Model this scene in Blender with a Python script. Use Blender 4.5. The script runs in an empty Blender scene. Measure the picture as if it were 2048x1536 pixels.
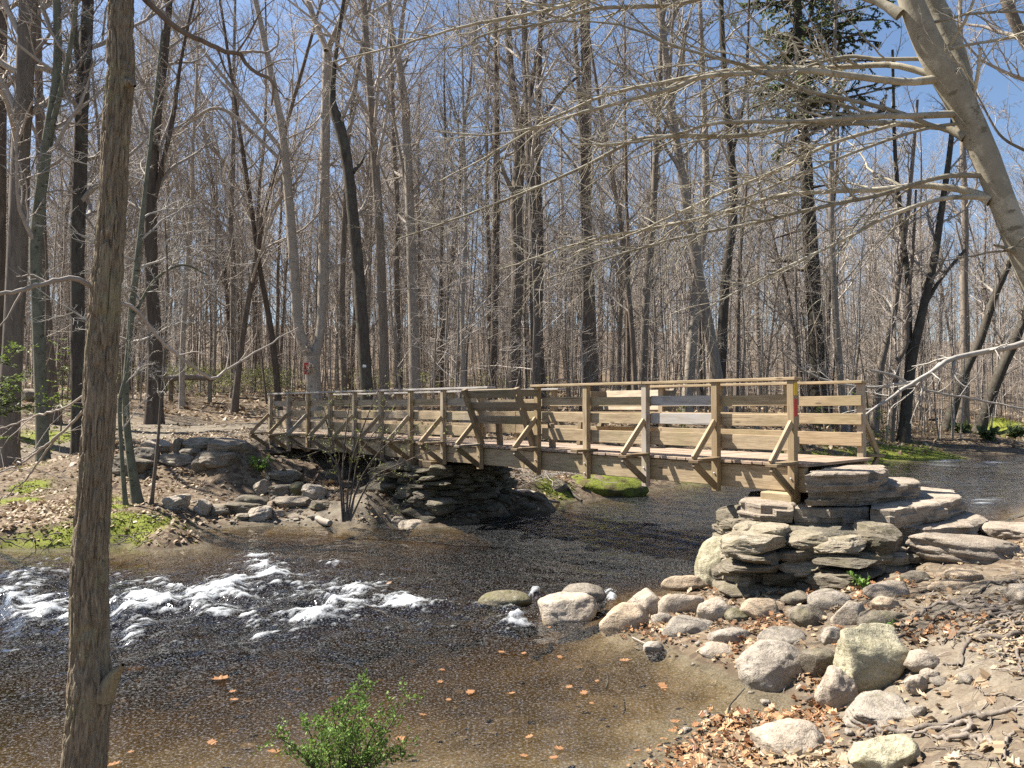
import bpy, bmesh, math, random
import numpy as np
from mathutils import Vector, Matrix

# ------------------------------------------------------------------ camera, sky, sun, exposure
SC = bpy.context.scene
COL = SC.collection
FPX = 1540.0            # focal length in pixels of the 2048 px wide photograph
PITCH = math.radians(1.71)
CAMZ = 2.2
cam_d = bpy.data.cameras.new("camera")
cam_d.sensor_width = 36.0
cam_d.lens = FPX / 2048.0 * 36.0
cam_d.clip_start = 0.05
cam_d.clip_end = 2000.0
cam = bpy.data.objects.new("camera", cam_d)
cam.location = (0, 0, CAMZ)
cam.rotation_euler = (math.radians(90) + PITCH, 0, 0)
COL.objects.link(cam)
SC.camera = cam

SUN_AZ = math.atan2(-0.94, 0.34)      # from +Y towards +X
SUN_EL = math.radians(52)
W = bpy.data.worlds.new("World")
SC.world = W
W.use_nodes = True
wn = W.node_tree
wn.nodes.clear()
wo = wn.nodes.new("ShaderNodeOutputWorld")
wb = wn.nodes.new("ShaderNodeBackground")
ws = wn.nodes.new("ShaderNodeTexSky")
ws.sky_type = 'NISHITA'
ws.sun_disc = False
ws.sun_elevation = SUN_EL
ws.sun_rotation = SUN_AZ
ws.altitude = 200
ws.air_density = 1.0
ws.dust_density = 1.0
ws.ozone_density = 3.0
wb.inputs[1].default_value = 0.06
wn.links.new(ws.outputs[0], wb.inputs[0])
wn.links.new(wb.outputs[0], wo.inputs[0])

sun_d = bpy.data.lights.new("sun", 'SUN')
sun_d.energy = 5.0
sun_d.angle = math.radians(0.5)
sun_d.color = (1.0, 0.94, 0.85)
sun = bpy.data.objects.new("sun", sun_d)
sdir = Vector((math.sin(SUN_AZ) * math.cos(SUN_EL), math.cos(SUN_AZ) * math.cos(SUN_EL), math.sin(SUN_EL)))
sun.rotation_euler = sdir.to_track_quat('Z', 'Y').to_euler()
sun.location = sdir * 60
COL.objects.link(sun)

SC.view_settings.view_transform = 'Standard'
SC.view_settings.look = 'None'
SC.view_settings.gamma = 1.0
SC.view_settings.exposure = 1.55
SC.cycles.max_bounces = 6
SC.cycles.diffuse_bounces = 2
SC.cycles.glossy_bounces = 2
SC.cycles.transmission_bounces = 4
SC.cycles.transparent_max_bounces = 8
SC.cycles.caustics_reflective = False
SC.cycles.caustics_refractive = False
SC.cycles.sample_clamp_indirect = 4.0
SC.cycles.use_denoising = False

# ------------------------------------------------------------------ numeric helpers
RNG = np.random.default_rng(7)


def hash3(ix, iy, iz, seed=0):
    h = (ix.astype(np.int64) * 374761393 + iy.astype(np.int64) * 668265263 + iz.astype(np.int64) * 2147483647 + seed * 974634777) & 0xffffffff
    h = ((h ^ (h >> 13)) * 1274126177) & 0xffffffff
    h = h ^ (h >> 16)
    h = (h * 2246822519) & 0xffffffff
    h = h ^ (h >> 15)
    return (h & 0xffffff) / float(0xffffff)


def vnoise(P, seed=0):
    """Value noise in -1..1 for an (N,3) array."""
    P = np.asarray(P, float)
    i = np.floor(P).astype(np.int64)
    f = P - i
    u = f * f * f * (f * (f * 6 - 15) + 10)
    x, y, z = i[..., 0], i[..., 1], i[..., 2]
    c = {}
    for a in (0, 1):
        for b in (0, 1):
            for d in (0, 1):
                c[a, b, d] = hash3(x + a, y + b, z + d, seed)
    ux, uy, uz = u[..., 0], u[..., 1], u[..., 2]
    x00 = c[0, 0, 0] * (1 - ux) + c[1, 0, 0] * ux
    x10 = c[0, 1, 0] * (1 - ux) + c[1, 1, 0] * ux
    x01 = c[0, 0, 1] * (1 - ux) + c[1, 0, 1] * ux
    x11 = c[0, 1, 1] * (1 - ux) + c[1, 1, 1] * ux
    return ((x00 * (1 - uy) + x10 * uy) * (1 - uz) + (x01 * (1 - uy) + x11 * uy) * uz) * 2 - 1


def fbm(P, octv=4, seed=0, gain=0.5):
    P = np.asarray(P, float)
    s = 0
    a = 1.0
    t = 0
    for o in range(octv):
        s = s + a * vnoise(P * (2.03 ** o) + 17.3 * o, seed + o)
        t += a
        a *= gain
    return s / t


def fbm2(X, Y, sx, octv=4, seed=0, gain=0.5, sy=None):
    sy = sx if sy is None else sy
    return fbm(np.stack([X * sx, Y * sy, np.zeros_like(X) + 0.37], -1), octv, seed, gain)


def smooth(a, b, x):
    t = np.clip((x - a) / (b - a), 0, 1)
    return t * t * (3 - 2 * t)


def ray(px, py):
    u = (px - 1024.0) / FPX
    v = (768.0 - py) / FPX
    c, s = math.cos(PITCH), math.sin(PITCH)
    return np.array([u, c - s * v, s + c * v])


def at_z(px, py, z):
    r = ray(px, py)
    t = (z - CAMZ) / r[2]
    return np.array([r[0] * t, r[1] * t, z])


def at_y(px, py, Y):
    r = ray(px, py)
    t = Y / r[1]
    return np.array([r[0] * t, Y, CAMZ + r[2] * t])


# ------------------------------------------------------------------ mesh helpers
def mesh_np(name, V, quads=None, tris=None, smooth_shade=True, attrs=None):
    me = bpy.data.meshes.new(name)
    V = np.asarray(V, np.float32).reshape(-1, 3)
    nq = 0 if quads is None else len(quads)
    nt = 0 if tris is None else len(tris)
    me.vertices.add(len(V))
    me.vertices.foreach_set("co", V.ravel())
    loops = []
    if nq:
        loops.append(np.asarray(quads, np.int32).ravel())
    if nt:
        loops.append(np.asarray(tris, np.int32).ravel())
    li = np.concatenate(loops)
    me.loops.add(len(li))
    me.loops.foreach_set("vertex_index", li)
    tot = np.concatenate([np.full(nq, 4, np.int32), np.full(nt, 3, np.int32)])
    st = np.concatenate([[0], np.cumsum(tot)[:-1]]).astype(np.int32)
    me.polygons.add(nq + nt)
    me.polygons.foreach_set("loop_start", st)
    me.polygons.foreach_set("loop_total", tot)
    me.polygons.foreach_set("use_smooth", np.full(nq + nt, bool(smooth_shade)))
    for k, a in (attrs or {}).items():
        a = np.asarray(a, np.float32)
        if a.ndim == 1:
            at = me.attributes.new(k, 'FLOAT', 'POINT')
            at.data.foreach_set("value", a)
        else:
            at = me.attributes.new(k, 'FLOAT_VECTOR', 'POINT')
            at.data.foreach_set("vector", a.ravel())
    me.update(calc_edges=True)
    me.validate()
    return me


def link(name, me, mat=None, parent=None, loc=None):
    o = bpy.data.objects.new(name, me)
    if mat is not None and me is not None and not me.materials:
        me.materials.append(mat)
    COL.objects.link(o)
    if parent is not None:
        o.parent = parent
    if loc is not None:
        o.location = loc
    return o


def tag(o, label, cat=None, group=None, kind=None):
    if label:
        o["label"] = label
    if cat:
        o["category"] = cat
    if group:
        o["group"] = group
    if kind:
        o["kind"] = kind
    return o


def empty(name, loc, label=None, cat=None, group=None):
    o = bpy.data.objects.new(name, None)
    o.empty_display_size = 0.2
    o.location = loc
    COL.objects.link(o)
    return tag(o, label, cat, group)


class MB:
    """Collects vertices, quads, tris and per-vertex attributes, then links ONE mesh object."""

    def __init__(s):
        s.V, s.Q, s.T, s.n = [], [], [], 0
        s.A = {}

    def add(s, V, quads=None, tris=None, **attrs):
        V = np.asarray(V, float).reshape(-1, 3)
        if quads is not None and len(quads):
            s.Q.append(np.asarray(quads, np.int64) + s.n)
        if tris is not None and len(tris):
            s.T.append(np.asarray(tris, np.int64) + s.n)
        for k, a in attrs.items():
            a = np.asarray(a, float)
            if a.ndim == 0:
                a = np.full(len(V), float(a))
            s.A.setdefault(k, []).append(a)
        s.V.append(V)
        s.n += len(V)

    def mesh(s, name, smooth_shade=True, origin=None):
        V = np.concatenate(s.V)
        if origin is not None:
            V = V - np.asarray(origin, float)
        return mesh_np(name, V, np.concatenate(s.Q) if s.Q else None, np.concatenate(s.T) if s.T else None, smooth_shade,
                       {k: np.concatenate(a) for k, a in s.A.items()})

    def build(s, name, mat, parent=None, smooth_shade=True, origin=None, loc=None):
        return link(name, s.mesh(name, smooth_shade, origin), mat, parent, loc if loc is not None else origin if parent is None else None)


_BQ = None


def box_topology():
    """Chamfered box: 8 corners x 3 vertices."""
    global _BQ
    if _BQ:
        return _BQ
    idx = {}
    k = 0
    sg = []
    for sx in (-1, 1):
        for sy in (-1, 1):
            for sz in (-1, 1):
                for ax in range(3):
                    idx[(sx, sy, sz, ax)] = k
                    sg.append((sx, sy, sz, ax))
                    k += 1
    quads, tris = [], []
    for ax in range(3):
        b, c = (ax + 1) % 3, (ax + 2) % 3
        for s_ in (-1, 1):
            ring = []
            for (p, q) in ((-1, -1), (1, -1), (1, 1), (-1, 1)):
                v = [0, 0, 0]
                v[ax], v[b], v[c] = s_, p, q
                ring.append(idx[(v[0], v[1], v[2], ax)])
            quads.append(ring if s_ > 0 else ring[::-1])
    for ax in range(3):
        b, c = (ax + 1) % 3, (ax + 2) % 3
        for p in (-1, 1):
            for q in (-1, 1):
                v0, v1 = [0, 0, 0], [0, 0, 0]
                v0[ax], v1[ax] = -1, 1
                v0[b] = v1[b] = p
                v0[c] = v1[c] = q
                f = [idx[(*v0, b)], idx[(*v1, b)], idx[(*v1, c)], idx[(*v0, c)]]
                quads.append(f if p * q < 0 else f[::-1])
    for sx in (-1, 1):
        for sy in (-1, 1):
            for sz in (-1, 1):
                f = [idx[(sx, sy, sz, a)] for a in range(3)]
                tris.append(f if sx * sy * sz > 0 else f[::-1])
    _BQ = (sg, quads, tris)
    return _BQ


def beam(mb, A, B, w, h, up=(0, 0, 1), ch=0.006, tint=None, warp=0.0):
    """Oriented chamfered timber from A to B; w across, h along up."""
    A, B = np.asarray(A, float), np.asarray(B, float)
    L = np.linalg.norm(B - A)
    x = (B - A) / L
    up = np.asarray(up, float)
    y = np.cross(up, x)
    y /= np.linalg.norm(y)
    z = np.cross(x, y)
    sg, q, t = box_topology()
    half = np.array([L / 2, w / 2, h / 2])
    P = []
    for (sx, sy, sz, ax) in sg:
        p = np.array([sx, sy, sz]) * (half - ch)
        p[ax] = (sx, sy, sz)[ax] * half[ax]
        P.append(p)
    P = np.array(P)
    c = (A + B) / 2
    Wd = c + P[:, :1] * x + P[:, 1:2] * y + P[:, 2:3] * z
    if tint is None:
        tint = RNG.random()
    off = RNG.random(3) * 40
    mb.add(Wd, q, t, grain=P + off, tint=tint)


def tubes(P, R, sides=3, caps=False):
    """P (N,K,3), R (N,K) -> verts, quads of N tubes."""
    N, K = R.shape
    T = np.gradient(P, axis=1)
    T /= np.linalg.norm(T, axis=2, keepdims=True) + 1e-9
    ch = P[:, -1] - P[:, 0]
    ref = np.where(np.abs(ch[:, 2:3]) < 0.7 * np.linalg.norm(ch, axis=1, keepdims=True), np.array([[0, 0, 1.0]]), np.array([[1.0, 0.13, 0]]))
    U = np.cross(T, ref[:, None, :])
    U /= np.linalg.norm(U, axis=2, keepdims=True) + 1e-9
    Vv = np.cross(T, U)
    a = np.arange(sides) / sides * 2 * np.pi
    ring = P[:, :, None, :] + R[:, :, None, None] * (np.cos(a)[None, None, :, None] * U[:, :, None, :] + np.sin(a)[None, None, :, None] * Vv[:, :, None, :])
    V = ring.reshape(-1, 3)
    base = (np.arange(N) * K * sides)[:, None, None]
    kk = (np.arange(K - 1) * sides)[None, :, None]
    s0 = np.arange(sides)[None, None, :]
    s1 = (np.arange(sides) + 1) % sides
    s1 = s1[None, None, :]
    q = np.stack([base + kk + s0, base + kk + s1, base + kk + sides + s1, base + kk + sides + s0], -1).reshape(-1, 4)
    return V, q


def resample(pts, vals, n):
    """Smooth (Catmull-Rom) resampling of a polyline and its values to n points."""
    pts = np.asarray(pts, float)
    vals = np.asarray(vals, float)
    X = np.concatenate([pts, vals[:, None]], 1)
    d = np.concatenate([[0], np.cumsum(np.linalg.norm(np.diff(pts, axis=0), axis=1))])
    t = np.linspace(0, d[-1], n)
    i = np.clip(np.searchsorted(d, t, side='right') - 1, 0, len(d) - 2)
    Xp = np.concatenate([[2 * X[0] - X[1]], X, [2 * X[-1] - X[-2]]])
    f = ((t - d[i]) / np.maximum(d[i + 1] - d[i], 1e-9))[:, None]
    p0, p1, p2, p3 = Xp[i], Xp[i + 1], Xp[i + 2], Xp[i + 3]
    o = 0.5 * (2 * p1 + (p2 - p0) * f + (2 * p0 - 5 * p1 + 4 * p2 - p3) * f ** 2 + (3 * p1 - p0 - 3 * p2 + p3) * f ** 3)
    return o[:, :3], np.maximum(o[:, 3], 1e-4)


def trunk_tube(pts, rad, sides=14, rows=40, amp=0.06, seed=0, furrow=0.0, ffreq=(60, 5), flare=0.35):
    """One tapered trunk with bark relief and a root flare."""
    C, R = resample(pts, rad, rows)
    L = np.concatenate([[0], np.cumsum(np.linalg.norm(np.diff(C, axis=0), axis=1))])
    R = R * (1 + flare * np.exp(-L / (2.2 * R[0])))
    V, q = tubes(C[None], R[None], sides)
    V = V.reshape(rows, sides, 3)
    out = V - C[:, None, :]
    a = np.arange(sides) / sides * 2 * np.pi
    A, LL = np.meshgrid(a, L)
    r0 = R[:, None]
    n = fbm(np.stack([np.cos(A) * 1.3 + seed, np.sin(A) * 1.3, LL * 1.5], -1), 3, seed)
    k = 1 + amp * 2 * n
    fl = np.exp(-LL / (2.0 * R[0]))
    k = k + fl * 0.3 * np.cos(5 * A + seed) * flare
    if furrow:
        rm = float(np.mean(R))
        wv = fbm(np.stack([A * 0, LL * 3.1, np.cos(A)], -1), 2, seed + 9) * 0.25
        P3 = np.stack([np.cos(A + wv) * rm * ffreq[0], np.sin(A + wv) * rm * ffreq[0], LL * ffreq[1]], -1)
        rn = np.clip(1 - np.abs(fbm(P3, 2, seed + 3, 0.5)) * 4.2, 0, 1)
        rn2 = np.clip(1 - np.abs(fbm(P3 * 2.3 + 31, 2, seed + 6, 0.5)) * 4.0, 0, 1)
        k = k - (furrow / r0) * (rn ** .7 + .35 * rn2) + (furrow / r0) * 0.35
    V = C[:, None, :] + out * k[..., None]
    return V.reshape(-1, 3), q


def grow(P, R, n, t0, t1, ang, lens, K, rr, wig, up, rng, rmin=0.003, taper=0.3, flat=0.0):
    """Children of every tube in P: n each between t0 and t1 along it."""
    N, K0 = R.shape
    t = t0 + (t1 - t0) * (np.arange(n)[None, :] + rng.random((N, n))) / n
    f = t * (K0 - 1)
    i = np.clip(f.astype(int), 0, K0 - 2)
    f = (f - i)[..., None]
    ar = np.arange(N)[:, None]
    base = P[ar, i] * (1 - f) + P[ar, i + 1] * f
    tang = P[ar, i + 1] - P[ar, i]
    tang = tang / (np.linalg.norm(tang, axis=2, keepdims=True) + 1e-9)
    rad = R[ar, i] * (1 - f[..., 0]) + R[ar, i + 1] * f[..., 0]
    Lp = np.linalg.norm(np.diff(P, axis=1), axis=2).sum(1)[:, None]
    rv = rng.normal(size=(N, n, 3))
    rv[..., 2] *= (1 - flat)
    pr = rv - (rv * tang).sum(2, keepdims=True) * tang
    pr /= np.linalg.norm(pr, axis=2, keepdims=True) + 1e-9
    a = np.radians(ang[0] + (ang[1] - ang[0]) * rng.random((N, n)))[..., None]
    d = tang * np.cos(a) + pr * np.sin(a)
    if lens[0] == 'rel':
        ln = Lp * lens[1] * (1 - lens[2] * t) * (0.6 + 0.7 * rng.random((N, n)))
    else:
        ln = lens[1] + (lens[2] - lens[1]) * rng.random((N, n))
    M = N * n
    d = d.reshape(M, 3)
    pos = base.reshape(M, 3)
    ln = ln.reshape(M, 1)
    out = [pos]
    for k in range(K - 1):
        d = d + rng.normal(size=(M, 3)) * wig + np.array([0, 0, up])
        d /= np.linalg.norm(d, axis=1, keepdims=True)
        pos = pos + d * ln / (K - 1)
        out.append(pos)
    CP = np.stack(out, 1)
    r = np.maximum(rad.reshape(M, 1) * rr, rmin)
    CR = r * np.linspace(1, taper, K)[None, :]
    return CP, np.maximum(CR, rmin * 0.6)


# ------------------------------------------------------------------ material helpers
def newmat(name):
    m = bpy.data.materials.new(name)
    m.use_nodes = True
    nt = m.node_tree
    nt.nodes.clear()
    out = nt.nodes.new("ShaderNodeOutputMaterial")
    return m, nt, out


class NT:
    """A few shortcuts for wiring nodes."""

    def __init__(s, nt):
        s.nt = nt

    def n(s, kind, **kw):
        x = s.nt.nodes.new(kind)
        for k, v in kw.items():
            setattr(x, k, v)
        return x

    def l(s, a, b):
        s.nt.links.new(a, b)

    def attr(s, name, out="Fac"):
        x = s.n("ShaderNodeAttribute", attribute_name=name)
        return x.outputs[out]

    def mapping(s, vec, scale=(1, 1, 1)):
        x = s.n("ShaderNodeMapping")
        x.inputs["Scale"].default_value = scale
        s.l(vec, x.inputs["Vector"])
        return x.outputs[0]

    def noise(s, vec, scale, detail=4, rough=0.55, dist=0.0):
        x = s.n("ShaderNodeTexNoise")
        x.inputs["Scale"].default_value = scale
        x.inputs["Detail"].default_value = detail
        x.inputs["Roughness"].default_value = rough
        x.inputs["Distortion"].default_value = dist
        s.l(vec, x.inputs["Vector"])
        return x.outputs["Fac"]

    def voro(s, vec, scale, feature='F1', out="Distance"):
        x = s.n("ShaderNodeTexVoronoi", feature=feature)
        x.inputs["Scale"].default_value = scale
        s.l(vec, x.inputs["Vector"])
        return x.outputs[out]

    def ramp(s, fac, stops):
        x = s.n("ShaderNodeValToRGB")
        e = x.color_ramp.elements
        while len(e) < len(stops):
            e.new(0.5)
        for el, (p, c) in zip(e, stops):
            el.position = p
            el.color = (c, c, c, 1) if isinstance(c, (int, float)) else (*c, 1)
        s.l(fac, x.inputs[0])
        return x.outputs[0]

    def mix(s, fac, a, b, blend='MIX'):
        x = s.n("ShaderNodeMix", data_type='RGBA', blend_type=blend)
        for sock, v in ((x.inputs[0], fac), (x.inputs[6], a), (x.inputs[7], b)):
            if isinstance(v, (int, float)):
                sock.default_value = v
            elif isinstance(v, tuple):
                sock.default_value = (*v, 1)
            else:
                s.l(v, sock)
        return x.outputs[2]

    def math(s, op, a, b=0.0, clamp=False):
        x = s.n("ShaderNodeMath", operation=op, use_clamp=clamp)
        for sock, v in ((x.inputs[0], a), (x.inputs[1], b)):
            if isinstance(v, (int, float)):
                sock.default_value = v
            else:
                s.l(v, sock)
        return x.outputs[0]

    def ma(s, a, b, c):
        x = s.n("ShaderNodeMath", operation='MULTIPLY_ADD')
        for sock, v in zip(x.inputs, (a, b, c)):
            if isinstance(v, (int, float)):
                sock.default_value = v
            else:
                s.l(v, sock)
        return x.outputs[0]

    def bump(s, h, strength=0.5, dist=0.02):
        x = s.n("ShaderNodeBump")
        x.inputs["Strength"].default_value = strength
        x.inputs["Distance"].default_value = dist
        s.l(h, x.inputs["Height"])
        return x.outputs[0]

    def bsdf(s, col, rough=0.8, normal=None, spec=0.3):
        x = s.n("ShaderNodeBsdfPrincipled")
        for key, v in (("Base Color", col), ("Roughness", rough), ("Specular IOR Level", spec)):
            if isinstance(v, (int, float)):
                x.inputs[key].default_value = v
            elif isinstance(v, tuple):
                x.inputs[key].default_value = (*v, 1)
            else:
                s.l(v, x.inputs[key])
        if normal is not None:
            s.l(normal, x.inputs["Normal"])
        return x


def bark_mat(name, dark, light, scale=6.0, stretch=0.18, spots=None, bump=0.6, lichen=None):
    m, nt, out = newmat(name)
    N = NT(nt)
    tc = N.n("ShaderNodeTexCoord")
    geo = tc.outputs["Object"]
    v = N.mapping(geo, (1, 1, stretch))
    n1 = N.noise(v, scale * 2, 6, 0.65, 0.6)
    n2 = N.noise(geo, 1.1, 3)
    col = N.ramp(n1, [(0.28, dark), (0.72, light)])
    col = N.mix(N.ramp(n2, [(0.35, 0.0), (0.7, 0.55)]), col, tuple(c * 0.62 for c in light))
    if lichen:
        nl = N.noise(geo, 3.3, 5, 0.7)
        col = N.mix(N.ramp(nl, [(0.53, 0.0), (0.6, 0.8)]), col, lichen)
    if spots:
        sp = N.noise(N.mapping(geo, (1, 1, 1.6)), 7, 3, 0.6)
        col = N.mix(N.ramp(sp, [(0.60, 0.0), (0.66, 0.85)]), col, spots)
    oi = N.n("ShaderNodeObjectInfo")
    br = N.ma(oi.outputs["Random"], 0.5, 0.75)
    col = N.mix(1.0, col, br, 'MULTIPLY')
    b = N.bsdf(col, 0.9, N.bump(n1, bump, 0.02), 0.15)
    N.l(b.outputs[0], out.inputs[0])
    return m


M = {}
M['bark_furrowed'] = bark_mat("furrowed_bark", (0.035, 0.027, 0.018), (0.37, 0.30, 0.21), 42, 0.13, bump=1.0, lichen=(0.24, 0.21, 0.13))
M['bark_grey'] = bark_mat("grey_bark", (0.09, 0.075, 0.06), (0.28, 0.235, 0.19), 5, 0.15)
M['bark_brown'] = bark_mat("brown_bark", (0.055, 0.042, 0.033), (0.20, 0.16, 0.125), 5, 0.15)
M['bark_dark'] = bark_mat("dark_bark", (0.03, 0.025, 0.02), (0.125, 0.105, 0.083), 5, 0.2, lichen=(0.10, 0.10, 0.075))
M['bark_pale'] = bark_mat("pale_smooth_bark", (0.24, 0.205, 0.165), (0.42, 0.365, 0.30), 2.5, 0.7, spots=(0.14, 0.12, 0.10), bump=0.2)
M['bark_green'] = bark_mat("greenish_sapling_bark", (0.07, 0.07, 0.05), (0.20, 0.195, 0.14), 3.5, 0.5, spots=(0.045, 0.04, 0.03), bump=0.25)
M['bark_beech'] = bark_mat("beech_bark", (0.21, 0.185, 0.135), (0.40, 0.36, 0.275), 3.0, 0.8, spots=(0.15, 0.13, 0.09), bump=0.35, lichen=(0.42, 0.385, 0.30))
M['twig'] = bark_mat("twig_bark", (0.24, 0.205, 0.175), (0.47, 0.415, 0.355), 3, 0.5, bump=0.0)
M['twig_brown'] = bark_mat("brown_twig_bark", (0.22, 0.185, 0.157), (0.43, 0.375, 0.325), 3, 0.5, bump=0.0)
M['twig_pale'] = bark_mat("pale_twig_bark", (0.32, 0.29, 0.25), (0.55, 0.51, 0.45), 3, 0.5, bump=0.0)
M['root'] = bark_mat("root_bark", (0.075, 0.06, 0.047), (0.29, 0.245, 0.20), 12, 0.6, bump=0.5)


def wood_mat(name, base, light, grey, algae):
    m, nt, out = newmat(name)
    N = NT(nt)
    g = N.attr("grain", "Vector")
    tint = N.attr("tint")
    v = N.mapping(g, (1.1, 40, 40))
    n1 = N.noise(v, 2.2, 5, 0.6, 0.9)
    fine = N.noise(N.mapping(g, (4, 120, 120)), 1.0, 2, 0.5)
    col = N.ramp(n1, [(0.25, base), (0.7, light)])
    col = N.mix(N.ramp(fine, [(0.35, 0.35), (0.6, 0.0)]), col, tuple(c * 0.55 for c in base))
    blot = N.noise(g, 2.2, 4, 0.6)
    w = N.ramp(tint, [(0.0, 0.0), (0.55, 0.08), (0.9, 0.62), (1.0, 0.85)])
    col = N.mix(N.math('MULTIPLY', w, N.ramp(blot, [(0.3, 0.5), (0.65, 1.0)])), col, grey)
    dk = N.ramp(tint, [(0.0, 0.55), (0.25, 0.1), (0.4, 0.0)])
    col = N.mix(dk, col, tuple(c * 0.75 for c in base))
    stn = N.noise(N.mapping(g, (1.0, 5, 5)), 2.6, 4, 0.65)
    col = N.mix(N.ramp(stn, [(0.48, 0.0), (0.66, 0.55)]), col, tuple(c * 0.62 for c in base))
    al = N.noise(g, 1.3, 4, 0.6)
    col = N.mix(N.ramp(al, [(0.5, 0.0), (0.68, 0.5)]), col, algae)
    kn = N.voro(N.mapping(g, (1.5, 6, 6)), 1.0)
    col = N.mix(N.ramp(kn, [(0.05, 0.75), (0.10, 0.0)]), col, tuple(c * 0.3 for c in base))
    crack = N.noise(N.mapping(g, (0.7, 30, 30)), 1.3, 3, 0.5, 0.3)
    ck = N.ramp(crack, [(0.30, 1.0), (0.34, 0.0)])
    col = N.mix(N.math('MULTIPLY', ck, 0.7), col, (0.03, 0.022, 0.015))
    h = N.math('SUBTRACT', N.math('MULTIPLY', n1, 0.5), ck)
    b = N.bsdf(col, 0.78, N.bump(h, 0.45, 0.006), 0.25)
    N.l(b.outputs[0], out.inputs[0])
    return m


M['wood'] = wood_mat("weathered_pine", (0.27, 0.19, 0.108), (0.51, 0.395, 0.245), (0.36, 0.33, 0.30), (0.25, 0.21, 0.10))
M['wood_grey'] = wood_mat("silvered_pine", (0.30, 0.27, 0.235), (0.50, 0.46, 0.42), (0.40, 0.38, 0.37), (0.33, 0.28, 0.2))
M['wood_old'] = wood_mat("old_grey_brown_wood", (0.15, 0.105, 0.06), (0.30, 0.22, 0.13), (0.26, 0.235, 0.2), (0.16, 0.15, 0.075))
M['wood_deck'] = wood_mat("worn_deck_boards", (0.27, 0.19, 0.13), (0.43, 0.325, 0.24), (0.34, 0.28, 0.24), (0.27, 0.22, 0.14))


def flat_mat(name, col, rough=0.6, spec=0.3):
    m, nt, out = newmat(name)
    N = NT(nt)
    tc = N.n("ShaderNodeTexCoord")
    n = N.noise(tc.outputs["Object"], 18, 4)
    c = N.mix(N.ramp(n, [(0.3, 0.0), (0.7, 0.5)]), col, tuple(x * 0.72 for x in col))
    b = N.bsdf(c, rough, None, spec)
    N.l(b.outputs[0], out.inputs[0])
    return m


M['yellow'] = flat_mat("yellow_paint", (0.62, 0.43, 0.03))
M['red'] = flat_mat("red_paint", (0.45, 0.05, 0.035))
M['white'] = flat_mat("white_paint", (0.75, 0.75, 0.72))
M['steel'] = flat_mat("galvanised_bolt", (0.35, 0.34, 0.32), 0.45, 0.6)


def rock_mat(name, c0, c1, c2, moss=0.0, strata=False, mosscol=(0.10, 0.095, 0.035), grain=70, tinted=False):
    m, nt, out = newmat(name)
    N = NT(nt)
    tc = N.n("ShaderNodeTexCoord")
    g = tc.outputs["Object"]
    oi = N.n("ShaderNodeObjectInfo")
    ad = N.n("ShaderNodeVectorMath", operation='ADD')
    cm = N.n("ShaderNodeCombineXYZ")
    N.l(N.math('MULTIPLY', oi.outputs["Random"], 50.0), cm.inputs[0])
    N.l(g, ad.inputs[0])
    N.l(cm.outputs[0], ad.inputs[1])
    g = ad.outputs[0]
    sc = (1, 1, 5.0) if strata else (1, 1, 1.4)
    n1 = N.noise(N.mapping(g, sc), 4.0, 7, 0.65, 0.5)
    n2 = N.noise(g, grain, 3, 0.7)
    n3 = N.noise(g, 2.1, 4, 0.6)
    col = N.ramp(n1, [(0.28, c0), (0.5, c1), (0.74, c2)])
    col = N.mix(N.ramp(n2, [(0.4, 0.4), (0.55, 0.0)]), col, tuple(c * 0.5 for c in c0))
    spk = N.noise(g, grain * 1.7, 2, 0.5)
    col = N.mix(N.ramp(spk, [(0.62, 0.0), (0.7, 0.45)]), col, tuple(min(1, c * 1.5) for c in c2))
    if moss:
        geo = N.n("ShaderNodeNewGeometry")
        sx = N.n("ShaderNodeSeparateXYZ")
        N.l(geo.outputs["Normal"], sx.inputs[0])
        mm = N.noise(g, 5.0, 6, 0.7)
        f = N.ramp(mm, [(0.56 - 0.25 * moss, 0.0), (0.70 - 0.2 * moss, min(1.0, 0.35 + 0.6 * moss))])
        col = N.mix(f, col, mosscol)
    li = N.noise(g, 9.0, 5, 0.7)
    col = N.mix(N.ramp(li, [(0.62, 0.0), (0.67, 0.5)]), col, (0.42, 0.40, 0.33))
    h = N.math('ADD', N.math('MULTIPLY', n1, 1.0), N.math('MULTIPLY', n2, 0.12))
    br = N.ma(oi.outputs["Random"], 0.3, 0.85)
    col = N.mix(1.0, col, br, 'MULTIPLY')
    col = N.mix(N.ramp(n3, [(0.35, 0.0), (0.75, 0.35)]), col, tuple(c * 0.6 for c in c1))
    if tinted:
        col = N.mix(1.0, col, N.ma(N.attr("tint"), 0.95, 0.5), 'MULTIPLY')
    n4 = N.noise(N.mapping(g, sc), 17.0, 5, 0.7, 0.8)
    col = N.mix(N.ramp(n4, [(0.34, 0.55), (0.46, 0.0)]), col, tuple(c * 0.45 for c in c0))
    h = N.math('ADD', h, N.math('MULTIPLY', n4, 0.7))
    b = N.bsdf(col, 0.85, N.bump(h, 0.9, 0.03), 0.25)
    N.l(b.outputs[0], out.inputs[0])
    return m


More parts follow.
